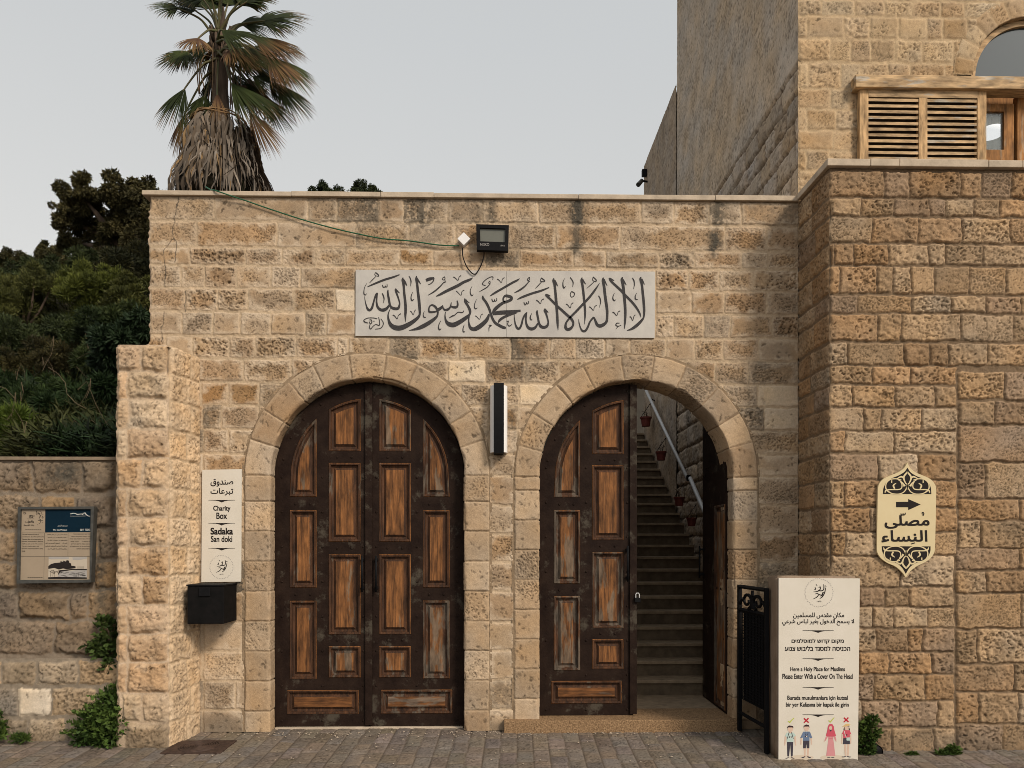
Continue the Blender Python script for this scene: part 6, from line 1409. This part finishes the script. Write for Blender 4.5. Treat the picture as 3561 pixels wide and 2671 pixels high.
o = dp.mk('drain_pipe', M['black'], None, True, origin=pc_); tag(o, 'black drain pipe mouth at the bastion foot behind the weed', 'pipe')

# ================================================================== fan palm
YPM = 7.2; KP = (YPM+CAMD)/1660
def pp(cx, cy, dy=0.0):      # crop pixels of the palm study to a point on the palm's plane, dy metres nearer(-)/farther(+)
    p = disp(341.7+.2547*cx, .2547*cy, YPM); return np.array((p[0], YPM+dy, p[2]))
kc = .2547*KP
r = np.random.RandomState(77)
base = pp(530, 1500); base[2] = float(min(hz(base[0], YPM), 4.2))-.1
palm = empty('fan_palm', tuple(base), 'tall fan palm with windblown fronds and a shaggy skirt of dead leaves', 'palm tree')
tk = MB(); tpts = [base, pp(535, 1300), pp(533, 1000), pp(528, 750), pp(525, 560), pp(527, 400), pp(535, 250), pp(540, 60)]
tk.tube(tpts, [.34, .26, .16, .128, .125, .115, .085, .04], 14); tk.mk('trunk', M['bark'], palm, True)
bt = MB()
for i in range(46):          # old leaf bases wrapped round the upper trunk
    a = r.uniform(0, 6.28); z0 = pp(525, r.uniform(330, 640)); rad = .105
    p = z0+np.array((math.cos(a)*rad, math.sin(a)*rad, 0)); e = p+np.array((math.cos(a)*.07, math.sin(a)*.07, .20+.1*r.rand()))
    bt.tube([p, (p+e)/2+np.array((math.cos(a), math.sin(a), 0))*.015, e], [.035, .030, .014], 5)
bt.mk('leaf_bases', M['bark'], palm, True)
M['dead_stalk'] = mat('dead_stalk', (.15, .10, .055), .8, col2=(.07, .045, .028), nscale=6)
WIND = np.array((.75, .0, -.30))
def frond(hub, att, tip_dir, rad, spread, seed, green=.6, nseg=50, face=None, wind=1.0, droop=1.0):
    r = np.random.RandomState(seed); hub, att = np.array(hub), np.array(att)
    ax = np.array(tip_dir, float); ax /= np.linalg.norm(ax)
    nrm = np.array(face if face is not None else (.1, -.8, .55), float); nrm -= ax*nrm.dot(ax); nrm /= np.linalg.norm(nrm); side = np.cross(ax, nrm)
    V = []; Q = []; C = []; rad = rad*1.34
    G1 = np.array((.011, .017, .006)); G2 = np.array((.036, .048, .012)); T1 = np.array((.15, .088, .038)); T2 = np.array((.075, .040, .022))
    tone = r.rand()
    for i in range(nseg):
        f = (i+.5)/nseg*2-1; a = f*spread+r.normal()*.02
        d = ax*math.cos(a)+side*math.sin(a)+nrm*(.16*(1-abs(f))+(.05 if i % 2 else -.03)); d /= np.linalg.norm(d)
        L = rad*(1-.28*abs(f)**1.5)*r.uniform(.85, 1.1); K = 8; p = att.copy(); w0 = 2*spread/nseg*rad*.46
        wl_ = np.cross(d, nrm); wl_ /= np.linalg.norm(wl_); b = len(V); dd = d.copy()
        tip = T1 if r.rand() < .6 else T2; br = r.uniform(.5, .9) if green > .3 else .2
        tw_ = r.normal()*.25
        for k in range(K+1):
            t = k/K
            wd = w0*min(1, t/.42+.03) if t < .42 else w0*(1-(t-.42)/.58)**.6
            s = wl_*wd*.9; col = (G1+(G2-G1)*(.25+.75*tone*r.uniform(.7, 1.2)))*(.7+.6*r.rand()) if green > .15 else T2*1.1
            mixt = sst(br, br+.35, t)*(1.15-green*.5); col = col*(1-mixt)+tip*mixt
            V += [p-s, p+s]; C += [col, col]
            dd = dd+(np.array((0, 0, -.16))*droop+WIND*.10*wind)*(t**1.1)+r.normal(size=3)*.02*t; dd /= np.linalg.norm(dd)
            p = p+dd*L/K
            if k < K: Q.append((b+2*k, b+2*k+1, b+2*k+3, b+2*k+2))
    o = mk_quads('frond', np.array(V), np.array(Q), M['frond'], palm, np.clip(np.array(C), .004, .5), False)
    b = MB(); mid = (hub+att)/2+np.array((0, 0, .12*np.linalg.norm(att-hub)))
    pts = crom([hub, hub*.72+att*.28+np.array((0, 0, .10))*np.linalg.norm(att-hub), mid+np.array((0, 0, .03))*np.linalg.norm(att-hub), att, att+ax*rad*.12], 4)
    b.tube(pts, list(np.linspace(.030, .009, len(pts))), 5); b.mk('petiole', PET, o, True)
PET = mat('palm_petiole', (.060, .072, .022), .5, col2=(.10, .075, .035), nscale=3)
H = lambda y, dy=0: pp(525, y, dy)
FR = [ # hub y, attach (x,y,dy), tip dir, radius px, spread, green, wind
 (370, (190, 105, -.1), (-.75, -.2, -.15), 190, 1.15, .75, .5), (350, (300, 60, .1), (-.35, -.1, .1), 210, 1.2, .7, .7), (330, (330, -30, .25), (-.6, .1, .5), 240, 1.2, .8, .6),
 (400, (245, 475, -.05), (-.75, -.2, -.65), 215, 1.15, .75, .15), (470, (300, 510, -.25), (-.5, -.3, -.8), 200, 1.1, .6, .25),
 (300, (490, 20, -.4), (-.15, -.5, .2), 260, 1.3, .75, .6), (290, (540, -60, .3), (.1, .3, .9), 300, 1.4, .85, .6), (300, (590, 30, -.35), (.35, -.4, .35), 260, 1.3, .8, .8),
 (310, (430, -20, .3), (-.3, .2, .5), 260, 1.3, .8, .6), (300, (650, -40, .2), (.6, .2, .6), 280, 1.3, .85, .8),
 (310, (775, 110, -.25), (.9, -.2, .35), 330, .95, .95, .8), (340, (870, 165, .05), (.95, -.1, -.05), 340, .9, .55, .9), (330, (790, 60, .4), (.8, .3, .3), 330, 1.0, .6, .9),
 (360, (720, 320, .3), (.95, .1, -.05), 330, .8, .35, 1.0), (390, (610, 395, -.45), (.75, -.25, -.45), 430, .62, .55, .9), (370, (800, 335, -.1), (.85, 0, -.4), 380, .62, .3, 1.0),
 (410, (980, 465, .1), (.65, .1, -.65), 330, .75, .35, .9), (430, (960, 540, -.2), (.65, -.15, -.75), 340, .6, .3, .9), (450, (1010, 700, .1), (.65, .1, -.75), 300, .75, .4, .8), (480, (850, 740, .3), (.6, .2, -.8), 290, .7, .45, .6),
 (470, (690, 830, -.45), (.66, -.15, -.72), 470, .55, .5, .7), (500, (700, 600, .35), (.5, .1, -.85), 330, .6, .2, .8), (520, (760, 920, .1), (.5, 0, -.85), 360, .5, .12, .7),
 (520, (285, 830, -.3), (-.35, -.1, -.93), 330, .55, .5, .1), (500, (380, 780, .1), (-.2, 0, -.95), 250, .8, .35, .3), (540, (210, 930, .1), (-.15, .1, -.98), 320, .45, .3, .15), (530, (560, 880, -.35), (.10, -.15, -1), 250, .36, .04, .25),
 (330, (700, 60, -.1), (.8, -.1, .35), 300, 1.05, .95, .9), (320, (640, 90, .35), (.7, .2, .1), 300, 1.0, .6, .9), (350, (860, 250, .3), (.85, .2, -.3), 300, .8, .4, 1.0), (400, (880, 420, .35), (.8, .1, -.5), 300, .7, .25, 1.0),
 (440, (900, 600, .3), (.7, .1, -.7), 280, .7, .35, .9), (300, (400, 30, -.1), (-.5, -.2, .0), 230, 1.2, .75, .4), (320, (560, -20, -.1), (.15, -.4, .4), 280, 1.3, .8, .7), (500, (330, 800, .25), (-.3, .1, -.95), 230, .8, .5, .2)]
rq = random.Random(9)
for i in range(20):          # crowded lower and windward fans
    az = rq.uniform(-1.2, 1.2) if i < 14 else rq.uniform(1.8, 4.4); hy = rq.uniform(300, 520); Rr = rq.uniform(130, 330) if i < 14 else rq.uniform(90, 230)
    dn = rq.uniform(-.1, .75)*Rr+(hy-300)*.35
    FR.append((hy, (525+math.cos(az)*Rr, hy+dn, math.sin(az)*Rr*kc*1.0), (math.cos(az)*.7+.25, math.sin(az)*.5, -rq.uniform(.25, 1.0)), rq.uniform(170, 270), rq.uniform(.7, 1.15), rq.choice((.15, .35, .5, .6, .75)), rq.uniform(.4, 1.0)))
for i, (hy, at, td, rp, spd, gr, wi) in enumerate(FR):
    a = np.array(pp(*at)); td = np.array((td[0], td[1], td[2]))
    frond(H(hy, at[2]*.3), a, td, rp*kc, spd, 500+i, gr, wind=wi, droop=.8 if td[2] < -.5 else 1.0)
hp = MB()
for i in range(26):          # dead leaf stalks hanging along the trunk
    az = rq.uniform(0, 6.28); y0 = rq.uniform(420, 620); Rr = rq.uniform(45, 190); h = pp(525, y0); o_ = np.array((math.cos(az), math.sin(az), 0))*kc
    hp.tube(crom([h+o_*40, h+o_*Rr*.8+np.array((0, 0, 20*kc)), h+o_*Rr*1.05+np.array((0, 0, -90*kc)), h+o_*Rr*rq.uniform(.8, 1.15)+np.array((0, 0, -rq.uniform(250, 430)*kc))], 4), .011, 5)
hp.mk('dead_stalks', M['dead_stalk'], palm, True)
# skirt of dead leaves
def skirt(nm, n, ylo, yhi, seed, shade):
    r = np.random.RandomState(seed); V = []; Q = []; C = []
    prof_y = [880, 1010, 1120, 1250, 1400, 1560, 1720]; prof_w = [55, 185, 250, 285, 310, 375, 430]
    for i in range(n):
        y0 = r.uniform(ylo, yhi); ln = r.uniform(230, 520); a = r.uniform(0, 2*math.pi); w = r.uniform(.010, .032) if r.rand() < .8 else r.uniform(.03, .05); b = len(V); K = 7
        lean = r.normal()*.10*(3 if r.rand() < .15 else 1); off = r.uniform(.80, 1.06)
        tone = r.rand(); col0 = np.array((.23, .195, .16))*(1-tone)+np.array((.13, .095, .065))*tone; col0 = col0*r.uniform(.4, 1.15)*shade
        if r.rand() < .12: col0 = np.array((.20, .13, .065))*r.uniform(.6, 1.1)
        for k in range(K+1):
            t = k/K; y = y0+ln*t; R_ = np.interp(y, prof_y, prof_w)*kc*off*(1+.05*math.sin(9*t+i)); aa = a+lean*t
            c = pp(525+.02*(y-900), min(y, 1900)); p = c+np.array((math.cos(aa)*R_, math.sin(aa)*R_, 0)); tg = np.array((-math.sin(aa+tone), math.cos(aa+tone), 0))
            ww = w*(.7+.3*t if t < .6 else (1-t)/.4*.88+.12)
            V += [p-tg*ww, p+tg*ww]; cc = col0*(1+.12*r.normal()); C += [cc, cc]
            if k < K: Q.append((b+2*k, b+2*k+1, b+2*k+3, b+2*k+2))
    return mk_quads(nm, np.array(V), np.array(Q), M['dead'], palm, np.clip(np.array(C), .01, .6), False)
skirt('dead_leaf_skirt', 1000, 985, 1450, 9, .95)
ic = MB(); ic.lathe((pp(525, 1300)[0], YPM, 0), [(.10, pp(0, 1000)[2]), (.16*1.0, pp(0, 1050)[2]), (195*kc, pp(0, 1160)[2]), (240*kc, pp(0, 1400)[2]), (300*kc, pp(0, 1560)[2]), (350*kc, pp(0, 1720)[2])][::-1], 24)
ic.mk('skirt_core', M['soil'], palm, True)  # dark cone added inside the skirt to block sky between the strips
wr = MB()
for yy_, rr_ in ((1030, 195), (1060, 215), (1045, 205)):
    c = pp(525, yy_); wr.tube([c+np.array((math.cos(t)*rr_*kc*1.06, math.sin(t)*rr_*kc*1.06, .02*math.sin(5*t+yy_))) for t in np.linspace(0, 6.28, 30)], .012, 5)
wr.mk('tie', mat('dry_fibre', (.20, .12, .055), .9), palm, True)
